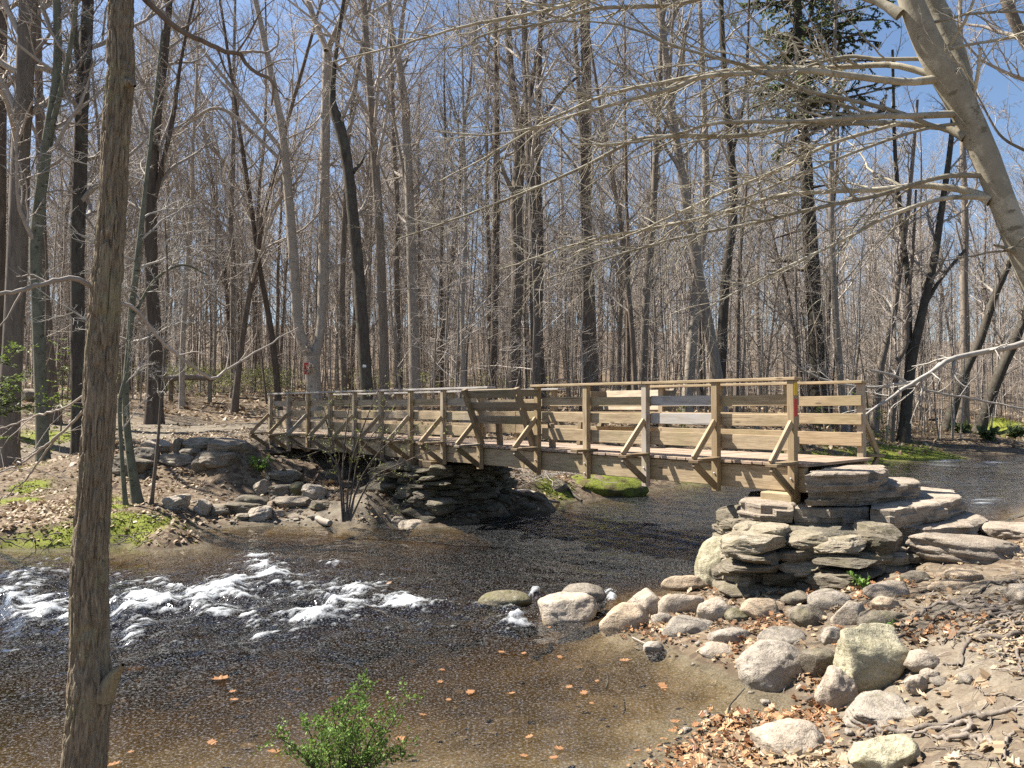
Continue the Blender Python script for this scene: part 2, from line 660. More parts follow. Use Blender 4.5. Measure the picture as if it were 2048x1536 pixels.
M['rock_pale'] = rock_mat("pale_granite", (0.25, 0.205, 0.155), (0.40, 0.335, 0.26), (0.52, 0.45, 0.36))
M['rock_tan'] = rock_mat("tan_sandstone", (0.24, 0.18, 0.12), (0.38, 0.295, 0.205), (0.48, 0.39, 0.285))
M['rock_grey'] = rock_mat("grey_gneiss", (0.17, 0.145, 0.115), (0.30, 0.26, 0.21), (0.42, 0.37, 0.305), moss=0.12)
M['rock_dark'] = rock_mat("dark_schist", (0.065, 0.053, 0.04), (0.16, 0.135, 0.10), (0.28, 0.24, 0.185), moss=0.3)
M['rock_moss'] = rock_mat("mossy_schist", (0.07, 0.06, 0.042), (0.17, 0.145, 0.10), (0.30, 0.26, 0.19), moss=0.7)
M['rock_green'] = rock_mat("greenish_boulder", (0.26, 0.235, 0.15), (0.40, 0.36, 0.245), (0.50, 0.455, 0.33), moss=0.25, mosscol=(0.24, 0.22, 0.11))
M['rock_slab'] = rock_mat("layered_slab", (0.17, 0.135, 0.10), (0.32, 0.265, 0.205), (0.48, 0.41, 0.325), strata=True)
M['rock_ledge'] = rock_mat("weathered_ledge_rock", (0.12, 0.095, 0.07), (0.24, 0.20, 0.15), (0.40, 0.345, 0.27), moss=0.2, strata=True)
M['rock_wall'] = rock_mat("lichened_wall_stone", (0.14, 0.115, 0.08), (0.30, 0.255, 0.185), (0.46, 0.40, 0.305), moss=0.4, strata=True, mosscol=(0.13, 0.115, 0.06), tinted=True)
M['rock_pier'] = rock_mat("shaded_pier_stone", (0.05, 0.042, 0.031), (0.13, 0.11, 0.082), (0.27, 0.235, 0.18), moss=0.35, strata=True, tinted=True)  # darker than the wall stone: shade under the bridge carried in the colour
M['mortar'] = rock_mat("old_mortar", (0.09, 0.078, 0.058), (0.18, 0.155, 0.115), (0.28, 0.245, 0.185), moss=0.3)

# ------------------------------------------------------------------ terrain
ctrl = []


def cz(px, py, z):
    ctrl.append(tuple(at_z(px, py, z)))


# far (left) shoreline, then the bank behind the bridge, then the far bank upstream
SHORE = [(0, 1100), (130, 1100), (250, 1088), (360, 1080), (385, 1058), (470, 1052), (560, 1050), (680, 1052), (740, 1056), (830, 1052), (905, 1048), (960, 1042),
         (1010, 1026), (1080, 1016), (1130, 1002), (1200, 996), (1290, 985), (1340, 975), (1400, 968), (1560, 948), (1660, 934), (1760, 923), (1870, 907), (1885, 891),
         (1960, 885), (2048, 879)]
for p in SHORE:
    cz(*p, 0.0)
for p in [(0, 1060, .26), (60, 1045, .3), (130, 1050, .3), (220, 1045, .3), (300, 1040, .32), (350, 1048, .3), (372, 1020, .28), (60, 990, .42), (200, 985, .42), (300, 1000, .4), (60, 940, .55), (250, 925, .75),
          (400, 1020, .22), (500, 1020, .18), (560, 1015, .2), (640, 1020, .2), (500, 975, .45), (600, 985, .4), (400, 960, .6), (480, 925, .8), (560, 930, .7),
          (640, 960, .5), (360, 930, .8), (300, 890, 1.3), (380, 880, 1.4), (470, 885, 1.4), (250, 880, 1.35), (100, 870, 1.35), (520, 865, 1.5), (450, 850, 1.5),
          (700, 985, .45), (740, 990, .5),
          (1000, 1000, .3), (1080, 985, .35), (1150, 968, .2), (1240, 962, .15), (1000, 975, .5), (1080, 945, .6), (1200, 950, .5), (1330, 955, .16), (1450, 945, .2),
          (1700, 905, .45), (1800, 892, .5), (1860, 896, .4), (1890, 862, .9), (1960, 866, .85), (2040, 862, .8), (1400, 930, .4)]:
    cz(*p)
# pool shore, right bank, the camera's own bank
for p in [(1330, 1536, 0), (1390, 1490, 0), (1470, 1440, 0), (1560, 1415, 0), (1500, 1385, 0), (1430, 1335, 0), (1350, 1310, 0), (1260, 1270, 0)]:
    cz(*p)
for p in [(1420, 1290, .1), (1500, 1300, .14), (1480, 1230, .14), (1400, 1200, .1), (1340, 1200, .05), (1560, 1240, .2), (1650, 1260, .28), (1640, 1200, .28),
          (1780, 1210, .45), (1800, 1260, .42), (1620, 1360, .1), (1740, 1390, .16), (1850, 1370, .35), (1900, 1300, .48), (2000, 1250, .6), (1920, 1200, .6),
          (1800, 1165, .48), (1600, 1470, .08), (1500, 1510, .06), (1700, 1500, .2), (1850, 1470, .36), (1950, 1400, .5), (2048, 1350, .62), (2048, 1200, .7),
          (1800, 1536, .3), (2048, 1536, .55), (1900, 1100, .6), (2040, 1095, .66), (1990, 1075, .66), (1960, 1150, .62), (1780, 1130, .45)]:
    cz(*p)
# river bed
for p in [(1250, 1400, -.17), (1150, 1450, -.17), (1300, 1350, -.18), (1400, 1400, -.13), (1250, 1500, -.12), (1340, 1450, -.08), (1000, 1480, -.17), (1050, 1350, -.24), (850, 1420, -.22),
          (600, 1480, -.20), (300, 1480, -.23), (60, 1480, -.26), (1100, 1280, -.3), (900, 1300, -.34), (700, 1320, -.34), (400, 1330, -.37), (100, 1300, -.42),
          (900, 1200, -.35), (600, 1200, -.4), (300, 1200, -.45), (60, 1180, -.45), (500, 1100, -.3), (800, 1100, -.45), (1000, 1100, -.6), (1200, 1080, -.6),
          (1350, 1050, -.6), (1300, 1120, -.5), (1200, 1180, -.35), (1450, 1020, -.6), (650, 1075, -.15), (450, 1075, -.15)]:
    cz(*p)
ctrl += [(-30, 7.5, -.5), (-20, 8, -.5), (-14, 8, -.5), (-12, 11.6, 0), (-12, 12.6, .3), (-20, 11.6, 0), (-20, 13, .35), (-35, 12, .1), (-60, 14, .6), (-60, 8, -.4),
         (6, 15, -.6), (9, 18, -.6), (13, 23, -.6), (18, 27, -.6), (25, 33, -.6), (35, 42, -.6), (60, 55, -.6), (45, 47, -.6),
         (8.5, 13.5, .0), (11, 16.5, 0), (16, 20, 0), (24, 26, 0), (36, 34, 0), (60, 46, 0), (9.5, 12.5, .5), (14, 15.5, .6), (25, 22, .8), (45, 32, 1.0), (6.6, 11.6, -.1), (5.3, 11.6, -.4), (7, 10.2, .55),
         (46, 57, 0), (46, 62, .9), (70, 70, 0), (70, 80, 1.0), (30, 52, .9),
         (-2.8, 4.0, 0), (-1.2, 4.2, 0), (0, 4.35, 0), (.6, 4.5, 0), (-5, 4.2, 0), (-9, 4.5, 0), (-16, 4.5, 0), (-30, 4, 0), (-2, 3.6, .15), (-.8, 3.7, .14), (0, 3.4, .25), (-5, 3, .3),
         (0, 0, .55), (-4, 0, .6), (4, 0, .8), (2, 2.5, .45), (4, 3, .75), (6, 6, .95), (9, 8, 1.0), (12, 4, 1.2), (-20, 0, .8), (-20, -10, 1.5), (0, -10, 1.2), (20, -6, 1.8), (25, 8, 1.5), (60, 10, 2), (60, -20, 3), (-60, -20, 3),
         (-6.2, 20.5, 1.42), (-7.5, 22, 1.5), (-5.5, 18.9, .95), (-4.6, 17.6, .5), (-3.6, 16.8, .3), (-3.8, 20.5, 1.1), (-1, 20, .8), (-1.5, 17, .35), (-9, 25, 1.65), (-5, 25, 1.55)]
for Y, zs in ((30, (2.0, 1.95, 1.7, 1.35, .9)), (38, (2.8, 2.7, 2.3, 1.7, 1.2)), (48, (3.4, 3.3, 2.9, 2.3, 1.6)), (62, (4.2, 4.1, 3.6, 3.0, 2.2)), (80, (6, 5.6, 5, 4.2, 3.3)), (110, (10.5, 10, 9.4, 8.5, 7.5)), (150, (17, 16.5, 15.5, 14, 12.5)), (200, (25, 24, 23, 21, 19))):
    for xf, z in zip((-.9, -.45, 0, .3, .62), zs):
        if Y < 45 and xf > .4:
            continue
        ctrl.append((xf * Y, Y, z))
for p in [(-40, 20, 1.4), (-25, 20, 1.0), (-15, 22, 1.2), (100, 90, 3), (140, 150, 9), (180, 200, 13), (-110, 80, 7), (-200, 200, 20), (-200, 60, 8), (200, 80, 4), (200, -40, 6), (-200, -40, 8)]:
    ctrl.append(p)
CT = np.array(ctrl)


def _kern(d):
    return np.sqrt(d * d + 0.15 ** 2)


_D = np.linalg.norm(CT[:, None, :2] - CT[None, :, :2], axis=2)
_A = np.zeros((len(CT) + 3, len(CT) + 3))
_A[:-3, :-3] = _kern(_D) - np.eye(len(CT)) * 0.02
_A[:-3, -3:] = np.c_[np.ones(len(CT)), CT[:, :2]]
_A[-3:, :-3] = _A[:-3, -3:].T
_W = np.linalg.solve(_A, np.r_[CT[:, 2], 0, 0, 0])


def rbf(X, Y):
    X, Y = np.atleast_1d(np.asarray(X, float)), np.atleast_1d(np.asarray(Y, float))
    sh = X.shape
    X, Y = X.ravel(), Y.ravel()
    out = np.empty(len(X))
    for i in range(0, len(X), 20000):
        x, y = X[i:i + 20000], Y[i:i + 20000]
        d = _kern(np.hypot(x[:, None] - CT[None, :, 0], y[:, None] - CT[None, :, 1]))
        out[i:i + 20000] = d @ _W[:-3] + _W[-3] + _W[-2] * x + _W[-1] * y
    return out.reshape(sh)


def H(X, Y):
    """Ground height."""
    X, Y = np.atleast_1d(np.asarray(X, float)), np.atleast_1d(np.asarray(Y, float))
    z = rbf(X, Y)
    land = smooth(-0.02, 0.25, z)
    far = smooth(20, 60, Y)
    z = z + land * (0.05 * fbm2(X, Y, 1.1, 4, 3) + 0.02 * fbm2(X, Y, 6, 3, 5)) + (0.01 + 0.02 * land) * fbm2(X, Y, 13, 3, 8, .65) + far * 0.25 * fbm2(X, Y, 0.15, 3, 11)
    z = z + (1 - land) * 0.035 * fbm2(X, Y, 3.2, 3, 21) + 0.05 * fbm2(X, Y, 2.3, 4, 25, .6) * np.exp(-(z / .14) ** 2)
    return z


def h1(x, y):
    return float(H([x], [y])[0])


def G(px, py, tmax=120.0):
    """Where the sight line through a pixel first meets the ground."""
    r = ray(px, py)
    t = np.concatenate([np.arange(2.0, 30, 0.03), np.arange(30, tmax, 0.15)])
    X, Y, Z = r[0] * t, r[1] * t, CAMZ + r[2] * t
    hit = np.nonzero(H(X, Y) >= Z)[0]
    if len(hit) == 0:
        return at_y(px, py, 60.0)
    i = hit[0]
    return np.array([X[i], Y[i], Z[i]])


def lines(lo, hi, dense, step, grow_):
    """Non-uniform grid lines: even inside dense, growing outside."""
    a = list(np.arange(dense[0], dense[1] + 1e-6, step))
    s, v = step, a[-1]
    while v < hi:
        s *= grow_
        v += s
        a.append(v)
    s, v = step, a[0]
    b = []
    while v > lo:
        s *= grow_
        v -= s
        b.append(v)
    return np.array(b[::-1] + a)


def grid_mesh(gx, gy):
    nx, ny = len(gx), len(gy)
    X, Y = np.meshgrid(gx, gy)
    i = (np.arange(ny - 1)[:, None] * nx + np.arange(nx - 1)[None, :])
    q = np.stack([i, i + 1, i + nx + 1, i + nx], -1).reshape(-1, 4)
    return X.ravel(), Y.ravel(), q


MOSS = [(at_z(px, py, z)[:2], r, a) for px, py, z, r, a in
        [(60, 1072, .25, 1.0, .8), (180, 1060, .3, 1.0, .9), (250, 1045, .3, .9, 1), (330, 1035, .3, .7, 1), (20, 1000, .4, .8, .7), (205, 1000, .4, .7, .7), (200, 1020, .35, .6, .8), (60, 985, .42, .5, .9),
         (70, 960, .5, .8, .5), (100, 900, .9, 1.8, .7), (190, 925, .7, 1.2, .5), (1450, 950, .3, 1.6, .9), (1560, 935, .3, 2.0, 1), (1660, 915, .4, 2.4, 1), (1760, 905, .4, 2.6, 1), (1840, 900, .4, 2.4, 1),
         (1800, 880, .6, 3, .7), (1960, 878, .4, 4, .9), (2040, 872, .4, 4, .9), (1920, 856, .9, 4, .7), (1620, 925, .4, 2, .9), (1110, 965, .4, .8, .7), (1090, 975, .35, .5, .6), (530, 740, 4, 8, .0)]]


def moss_at(X, Y):
    m = np.zeros_like(X)
    for (c, r, a) in MOSS:
        m = np.maximum(m, a * np.exp(-((X - c[0]) ** 2 + (Y - c[1]) ** 2) / (r * r)))
    return m


gx = lines(-220, 220, (-9.5, 7.5), 0.055, 1.035)
gy = lines(-45, 210, (3.2, 15.5), 0.06, 1.028)
tX, tY, tq = grid_mesh(gx, gy)
tZ = H(tX, tY)
tm = moss_at(tX, tY)
tpath = np.exp(-((tX + 9) ** 2 / 55 + (tY - 25) ** 2 / 28))       # trodden earth beyond the bridge
tpath = np.maximum(tpath, np.exp(-((tX - 4.6) ** 2 / 7 + (tY - 4.6) ** 2 / 9)) * 0.9)
tpath = np.maximum(tpath, np.exp(-((tX + 3.6) ** 2 / 5 + (tY - 14.6) ** 2 / 0.5)) * 0.9)
ground = link("ground", mesh_np("ground", np.c_[tX, tY, tZ], tq, None, True, {"moss": tm, "path": tpath, "height": tZ}))
tag(ground, "woodland floor of leaf litter and trodden earth with the stony river bed", None, None, "structure")

m, nt, out = newmat("forest_floor")
N = NT(nt)
tc = N.n("ShaderNodeTexCoord")
g = tc.outputs["Object"]
leafc = N.n("ShaderNodeTexVoronoi", feature='F1')
leafc.inputs["Scale"].default_value = 13
wv = N.n("ShaderNodeVectorMath", operation='ADD')
nz = N.n("ShaderNodeTexNoise")
nz.inputs["Scale"].default_value = 9
nz.inputs["Detail"].default_value = 3
N.l(g, nz.inputs["Vector"])
sc_ = N.n("ShaderNodeVectorMath", operation='SCALE')
sc_.inputs["Scale"].default_value = 0.16
N.l(nz.outputs["Color"], sc_.inputs[0])
N.l(g, wv.inputs[0])
N.l(sc_.outputs[0], wv.inputs[1])
N.l(wv.outputs[0], leafc.inputs["Vector"])
sep = N.n("ShaderNodeSeparateColor")
N.l(leafc.outputs["Color"], sep.inputs[0])
litter = N.ramp(sep.outputs[0], [(0.0, (0.09, 0.06, 0.042)), (0.35, (0.19, 0.142, 0.09)), (0.7, (0.30, 0.23, 0.15)), (1.0, (0.40, 0.32, 0.22))])
litter = N.mix(N.ramp(leafc.outputs["Distance"], [(0.02, 0.0), (0.07, 0.55)]), litter, (0.06, 0.043, 0.032))
soil_n = N.noise(g, 7, 8, 0.7)
soil = N.ramp(soil_n, [(0.25, (0.11, 0.082, 0.06)), (0.55, (0.21, 0.183, 0.14)), (0.8, (0.30, 0.272, 0.212))])
grit = N.noise(g, 55, 3, 0.7)
soil = N.mix(N.ramp(grit, [(0.42, 0.5), (0.55, 0.0)]), soil, (0.09, 0.07, 0.052))
big = N.noise(g, 0.9, 5, 0.65)
pth = N.math('ADD', N.attr("path"), N.ma(big, 0.9, -0.45))
col = N.mix(N.ramp(pth, [(0.22, 0.0), (0.62, 0.92)]), litter, soil)
mn = N.noise(g, 3.0, 6, 0.7)
mf = N.ramp(N.math('ADD', N.attr("moss"), N.ma(mn, 1.1, -0.55)), [(0.42, 0.0), (0.62, 1.0)])
mossn = N.noise(g, 60, 3, 0.6)
mossc = N.ramp(mossn, [(0.3, (0.06, 0.07, 0.012)), (0.55, (0.17, 0.19, 0.032)), (0.8, (0.30, 0.32, 0.06))])
col = N.mix(mf, col, mossc)
hgt = N.attr("height")
# river bed: sand with pebbles in the shallows, brown stones darkened by depth, light lost in the water put into their colour
peb = N.n("ShaderNodeTexVoronoi", feature='F1')
peb.inputs["Scale"].default_value = 7
N.l(wv.outputs[0], peb.inputs["Vector"])
sp2 = N.n("ShaderNodeSeparateColor")
N.l(peb.outputs["Color"], sp2.inputs[0])
sand = N.ramp(N.noise(g, 2.6, 8, 0.72), [(0.25, (0.06, 0.05, 0.032)), (0.5, (0.145, 0.122, 0.08)), (0.75, (0.225, 0.195, 0.135))])
spk = N.noise(g, 19, 4, 0.75, 0.6)
sand = N.mix(N.ramp(spk, [(0.36, 0.8), (0.44, 0.0)]), sand, (0.05, 0.036, 0.018))
sand = N.mix(N.ramp(N.noise(g, 31, 3, 0.6), [(0.64, 0.0), (0.70, 0.7)]), sand, (0.40, 0.34, 0.24))
sand = N.mix(N.ramp(grit, [(0.38, 0.55), (0.5, 0.0)]), sand, (0.06, 0.045, 0.02))
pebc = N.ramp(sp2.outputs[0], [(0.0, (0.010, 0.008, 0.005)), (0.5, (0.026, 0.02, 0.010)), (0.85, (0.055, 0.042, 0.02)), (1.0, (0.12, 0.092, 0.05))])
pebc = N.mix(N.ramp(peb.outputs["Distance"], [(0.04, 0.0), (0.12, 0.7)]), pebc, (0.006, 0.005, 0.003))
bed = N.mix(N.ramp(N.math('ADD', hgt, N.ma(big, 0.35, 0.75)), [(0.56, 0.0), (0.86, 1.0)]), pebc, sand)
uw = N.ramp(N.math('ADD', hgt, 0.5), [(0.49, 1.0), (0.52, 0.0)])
wet = N.ramp(N.math('ADD', hgt, 0.5), [(0.51, 0.62), (0.57, 0.0)])
col = N.mix(wet, col, (0.06, 0.045, 0.03))
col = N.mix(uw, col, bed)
hh = N.math('ADD', N.math('MULTIPLY', sep.outputs[1], 0.6), N.math('MULTIPLY', soil_n, 0.8))
hh = N.math('ADD', hh, N.math('MULTIPLY', mossn, 0.5))
b = N.bsdf(col, 0.92, N.bump(hh, 0.7, 0.03), 0.12)
N.l(b.outputs[0], out.inputs[0])
ground.data.materials.append(m)

# ------------------------------------------------------------------ river
FOAM = [(530, 1115, 70, 12, .55), (535, 1143, 62, 26, .85), (600, 1150, 45, 14, .5), (430, 1182, 120, 24, .95), (330, 1208, 170, 30, .8), (470, 1165, 40, 14, .7), (240, 1218, 120, 24, .7), (690, 1185, 100, 22, .75),
        (700, 1212, 110, 24, .9), (640, 1240, 95, 15, .95), (800, 1212, 80, 16, 1), (890, 1214, 60, 8, .8), (60, 1205, 130, 36, .72), (90, 1235, 110, 26, .7), (1035, 1243, 46, 18, .85), (1020, 1222, 30, 8, .6), (1072, 1190, 16, 6, .9), (1222, 1195, 14, 12, .9),
        (315, 1168, 45, 7, .65), (660, 1126, 20, 6, .6), (180, 1160, 90, 26, .5), (40, 1160, 70, 26, .5), (250, 1265, 160, 26, .5), (560, 1262, 130, 16, .45), (960, 1208, 50, 7, .6), (350, 1310, 90, 14, .3), (90, 1300, 110, 20, .35),
        (1310, 1050, 60, 6, .25), (1190, 1062, 40, 5, .25), (1900, 922, 60, 6, .8), (1975, 926, 70, 4, .6), (200, 1200, 270, 55, .5), (620, 1190, 260, 60, .46), (120, 1180, 200, 60, .5), (450, 1230, 260, 36, .5), (1840, 930, 40, 5, .6), (1970, 1000, 40, 6, .5), (1850, 965, 30, 4, .35)]


def foam_at(X, Y):
    f = np.zeros_like(X)
    for (px, py, rx, ry, a) in FOAM:
        c = at_z(px, py, 0)
        e1 = at_z(px + rx, py, 0) - c
        e2 = at_z(px, py - ry, 0) - c
        rx_, ry_ = abs(e1[0]), abs(e2[1])
        f = np.maximum(f, a * np.exp(-(((X - c[0] - (Y - c[1]) * c[0] / c[1]) / rx_) ** 2 + ((Y - c[1]) / ry_) ** 2)))
    return f


wx = lines(-50, 90, (-7.5, 5.0), 0.036, 1.05)
wy = lines(2.5, 85, (4.4, 16.5), 0.042, 1.05)
wX, wY, wq = grid_mesh(wx, wy)
fm = foam_at(wX, wY)
depth = -rbf(wX, wY)
# flow runs from upstream right-far to downstream left-near: waves are stretched across it
ca, sa = math.cos(math.radians(35)), math.sin(math.radians(35))
Uc, Vc = wX * ca + wY * sa, -wX * sa + wY * ca
wp = 0.35 * fbm2(wX, wY, 0.8, 3, 31)
ridge = 1 - np.abs(fbm(np.stack([Uc * 1.7 + wp, Vc * 1.0 + wp, np.zeros_like(Uc)], -1), 3, 33, 0.5)) * 2.2
chop = fbm(np.stack([Uc * 4.2, Vc * 3.0, np.zeros_like(Uc) + 2], -1), 2, 35, 0.5)
fine = fbm(np.stack([Uc * 7.5, Vc * 5, np.zeros_like(Uc) + 5], -1), 2, 37, 0.5)
pool = smooth(0.05, 0.5, depth) * smooth(5.2, 8.2, wY + 0.35 * np.maximum(0, -wX)) + 0.02
amp = pool * (0.35 + 1.0 * np.clip(fm * 1.3, 0, 1))
wZ = amp * (0.06 * ridge + 0.034 * chop + 0.014 * fine) + 0.07 * np.clip(fm, 0, 1) * (0.5 + 0.6 * ridge) + 0.0025 * chop
wZ = wZ - 0.03 * pool
# froth shows where the broken crests are
streak = fbm(np.stack([Uc * 2.2 + wp * 2, Vc * 7, np.zeros_like(Uc) + 9], -1), 5, 41, 0.65)
spray = fbm2(wX, wY, 17, 3, 43, 0.7)
streak2 = fbm(np.stack([Uc * 4.5 + wp * 3, Vc * 13, np.zeros_like(Uc) + 19], -1), 4, 47, 0.7)
nn_ = 0.6 * streak + 0.75 * streak2 + 0.6 * spray + 0.35 * chop + 0.15 * (ridge - 0.5)
froth = smooth(0.0, 0.8, nn_ + 1.15 * fm - 0.62) * (fm > 0.1)
wZ = wZ + froth * 0.02 * (1 + spray)
river = link("river", mesh_np("river", np.c_[wX, wY, wZ], wq, None, True, {"froth": froth, "chop": pool, "froth_zone": np.clip(fm * 1.3, 0, 1)}))
tag(river, "fast brown river with white riffles and a calm sandy shallow", None, None, "structure")
m, nt, out = newmat("river_water")
N = NT(nt)
tc = N.n("ShaderNodeTexCoord")
g = tc.outputs["Object"]
chopa = N.attr("chop")
mp = N.n("ShaderNodeMapping")
mp.inputs["Rotation"].default_value = (0, 0, math.radians(-35))
mp.inputs["Scale"].default_value = (1.4, 0.9, 1)
N.l(g, mp.inputs["Vector"])
r1 = N.noise(mp.outputs[0], 3.6, 1.5, 0.45, 0.8)
r2 = N.noise(mp.outputs[0], 11, 0, 0.5, 0.6)
hgt2 = N.math('ADD', N.math('MULTIPLY', r1, 1.0), N.math('MULTIPLY', r2, 0.09))
bp = N.n("ShaderNodeBump")
bp.inputs["Distance"].default_value = 0.085
N.l(N.ma(N.attr('froth_zone'), 0.6, N.ma(chopa, 0.5, 0.06)), bp.inputs["Strength"])
N.l(hgt2, bp.inputs["Height"])
gl = N.n("ShaderNodeBsdfGlossy")
gl.inputs["Roughness"].default_value = 0.07
gl.inputs["Color"].default_value = (1, 1, 1, 1)
N.l(bp.outputs[0], gl.inputs["Normal"])
tr = N.n("ShaderNodeBsdfTransparent")
tr.inputs["Color"].default_value = (0.97, 0.96, 0.94, 1)
fr = N.n("ShaderNodeFresnel")
fr.inputs["IOR"].default_value = 1.33
mx = N.n("ShaderNodeMixShader")
N.l(fr.outputs[0], mx.inputs[0])
N.l(tr.outputs[0], mx.inputs[1])
N.l(gl.outputs[0], mx.inputs[2])
fo = N.bsdf((0.60, 0.63, 0.65), 0.5, N.bump(N.noise(g, 34, 4, 0.65), 0.5, 0.02), 0.4)
bub = N.noise(g, 48, 4, 0.75)
fac = N.ramp(N.ma(bub, 0.7, N.math("MULTIPLY", N.attr("froth"), 0.5)), [(0.36, 0.0), (0.60, 0.40), (0.86, 0.88)])
mx2 = N.n("ShaderNodeMixShader")
N.l(fac, mx2.inputs[0])
N.l(mx.outputs[0], mx2.inputs[1])
N.l(fo.outputs[0], mx2.inputs[2])
N.l(mx2.outputs[0], out.inputs[0])
va = N.n("ShaderNodeVolumeAbsorption")      # brown, tea-stained water
va.inputs["Color"].default_value = (0.62, 0.46, 0.16, 1)
va.inputs["Density"].default_value = 2.3
N.l(va.outputs[0], out.inputs[1])
river.data.materials.append(m)

# white spray drops over the rapids, put in for the sun's sparkle
rs = np.random.default_rng(17)
pk = rs.choice(len(fm), 1800, p=np.clip(fm - .18, 0, 1) ** 1.3 * (wY < 16) / np.sum(np.clip(fm - .18, 0, 1) ** 1.3 * (wY < 16)))
n = len(pk)
D0 = np.c_[wX[pk] + rs.normal(size=n) * .03, wY[pk] + rs.normal(size=n) * .03, wZ[pk] + np.abs(rs.normal(size=n)) * .018]
s_ = .0022 * rs.lognormal(0, .45, n)
TET = np.array([(1, 1, 1), (-1, -1, 1), (-1, 1, -1), (1, -1, -1)]) * .8
V = D0[:, None, :] + TET[None] * s_[:, None, None] * np.array([1.6, 1.2, .8])
T = (np.arange(n) * 4)[:, None, None] + np.array([(0, 1, 2), (0, 3, 1), (0, 2, 3), (1, 3, 2)])[None]
m, nt, out = newmat("sparkle_drops")
N = NT(nt)
b = N.bsdf((0.85, 0.87, 0.88), 0.3, None, 0.5)
N.l(b.outputs[0], out.inputs[0])
tag(link("sparkle_spray", mesh_np("sparkle_spray", V.reshape(-1, 3), None, T.reshape(-1, 3)), m), "white spray drops standing in for sun sparkle over the rapids", None, None, "stuff")
# brown stones on the bed of the shallow
mb = MB()
for k in range(260):
    px, py = rs.uniform(150, 1400), rs.uniform(1290, 1530)
    c = at_z(px, py, -.2)
    h_ = float(rbf([c[0]], [c[1]])[0])
    if h_ > -.05:
        continue
    s = .017 * rs.lognormal(0, .5)
    V, T = np.array([(0, 0, 1), (1, 0, .2), (.5, .8, .25), (-.5, .85, .2), (-1, 0, .25), (-.5, -.8, .2), (.5, -.85, .25)]) * s * np.array([1.3, 1, .5]), np.array([(0, i + 1, (i + 1) % 6 + 1) for i in range(6)])
    V = V * (1 + .25 * rs.normal(size=(7, 1)))
    a_ = rs.uniform(0, 6.28)
    V = np.c_[V[:, 0] * math.cos(a_) - V[:, 1] * math.sin(a_), V[:, 0] * math.sin(a_) + V[:, 1] * math.cos(a_), V[:, 2]]
    mb.add(V + [c[0], c[1], float(H([c[0]], [c[1]])[0])], None, T)
tag(mb.build("bed_stones", M['rock_dark']), "brown stones on the bed of the shallow", None, None, "stuff")

# ------------------------------------------------------------------ footbridge
BO = np.array([3.42, 9.4, 0.0])
BD = np.array([-0.666, 0.746, 0.0])
BD /= np.linalg.norm(BD)
BN = np.array([-BD[1] * -1, 0, 0])
BN = np.array([BD[1], -BD[0], 0.0])          # across, away from the camera
DECK = 1.51
UPZ = np.array([0, 0, 1.0])


def br(s, t, z):
    return BO + BD * s + BN * t + UPZ * z


bridge = empty("footbridge", tuple(br(7.3, .9, DECK)), "long weathered timber footbridge with plank railings and two built-in benches crossing the river", "footbridge")
BORG = np.array(br(7.3, .9, DECK))


def bpart(name, mb, mat, parent=None, label=None):
    o = link(name, mb.mesh(name, False, BORG), mat, parent or bridge)
    if label:
        o["label"] = label
    return o


POSTS = [0, 1.08, 2.25, 3.4, 4.5, 6.0, 7.1, 8.2, 9.3, 10.4, 11.5, 12.6, 13.65, 14.72]
WID = 1.78
for t in (0.11, WID - 0.02):
    for (s0, s1) in ((-0.12, 4.9), (4.904, 9.9), (9.904, 15.0)):
        mb = MB()
        beam(mb, br(s0, t, DECK - .045 - .155), br(s1, t, DECK - .045 - .155), .09, .30, ch=.008, tint=.35 + .3 * RNG.random())
        bpart("girder", mb, M['wood'])
mb = MB()
beam(mb, br(-.1, .9, DECK - .2), br(15, .9, DECK - .2), .09, .28, tint=.5)
bpart("girder", mb, M['wood_old'])
mb = MB()
s = -0.16
while s < 15.0:
    w = 0.138
    e0, e1 = RNG.uniform(-.02, .012), RNG.uniform(-.012, .02)
    beam(mb, br(s + w / 2, 0.015 + e0, DECK - .019 + RNG.uniform(-.003, .003)), br(s + w / 2, WID + .06 + e1, DECK - .019 + RNG.uniform(-.003, .003)), w, .038, ch=.004)
    s += 0.145
bpart("deck", mb, M['wood_deck'])
CAPZ = 2.565


def post(s, t, side, lo=1.09, w=.092):
    mb = MB()
    beam(mb, br(s, t, lo + RNG.uniform(-.03, .03)), br(s, t, CAPZ - .04), w, w, up=BD, ch=.006)
    return bpart("post", mb, M['wood'])


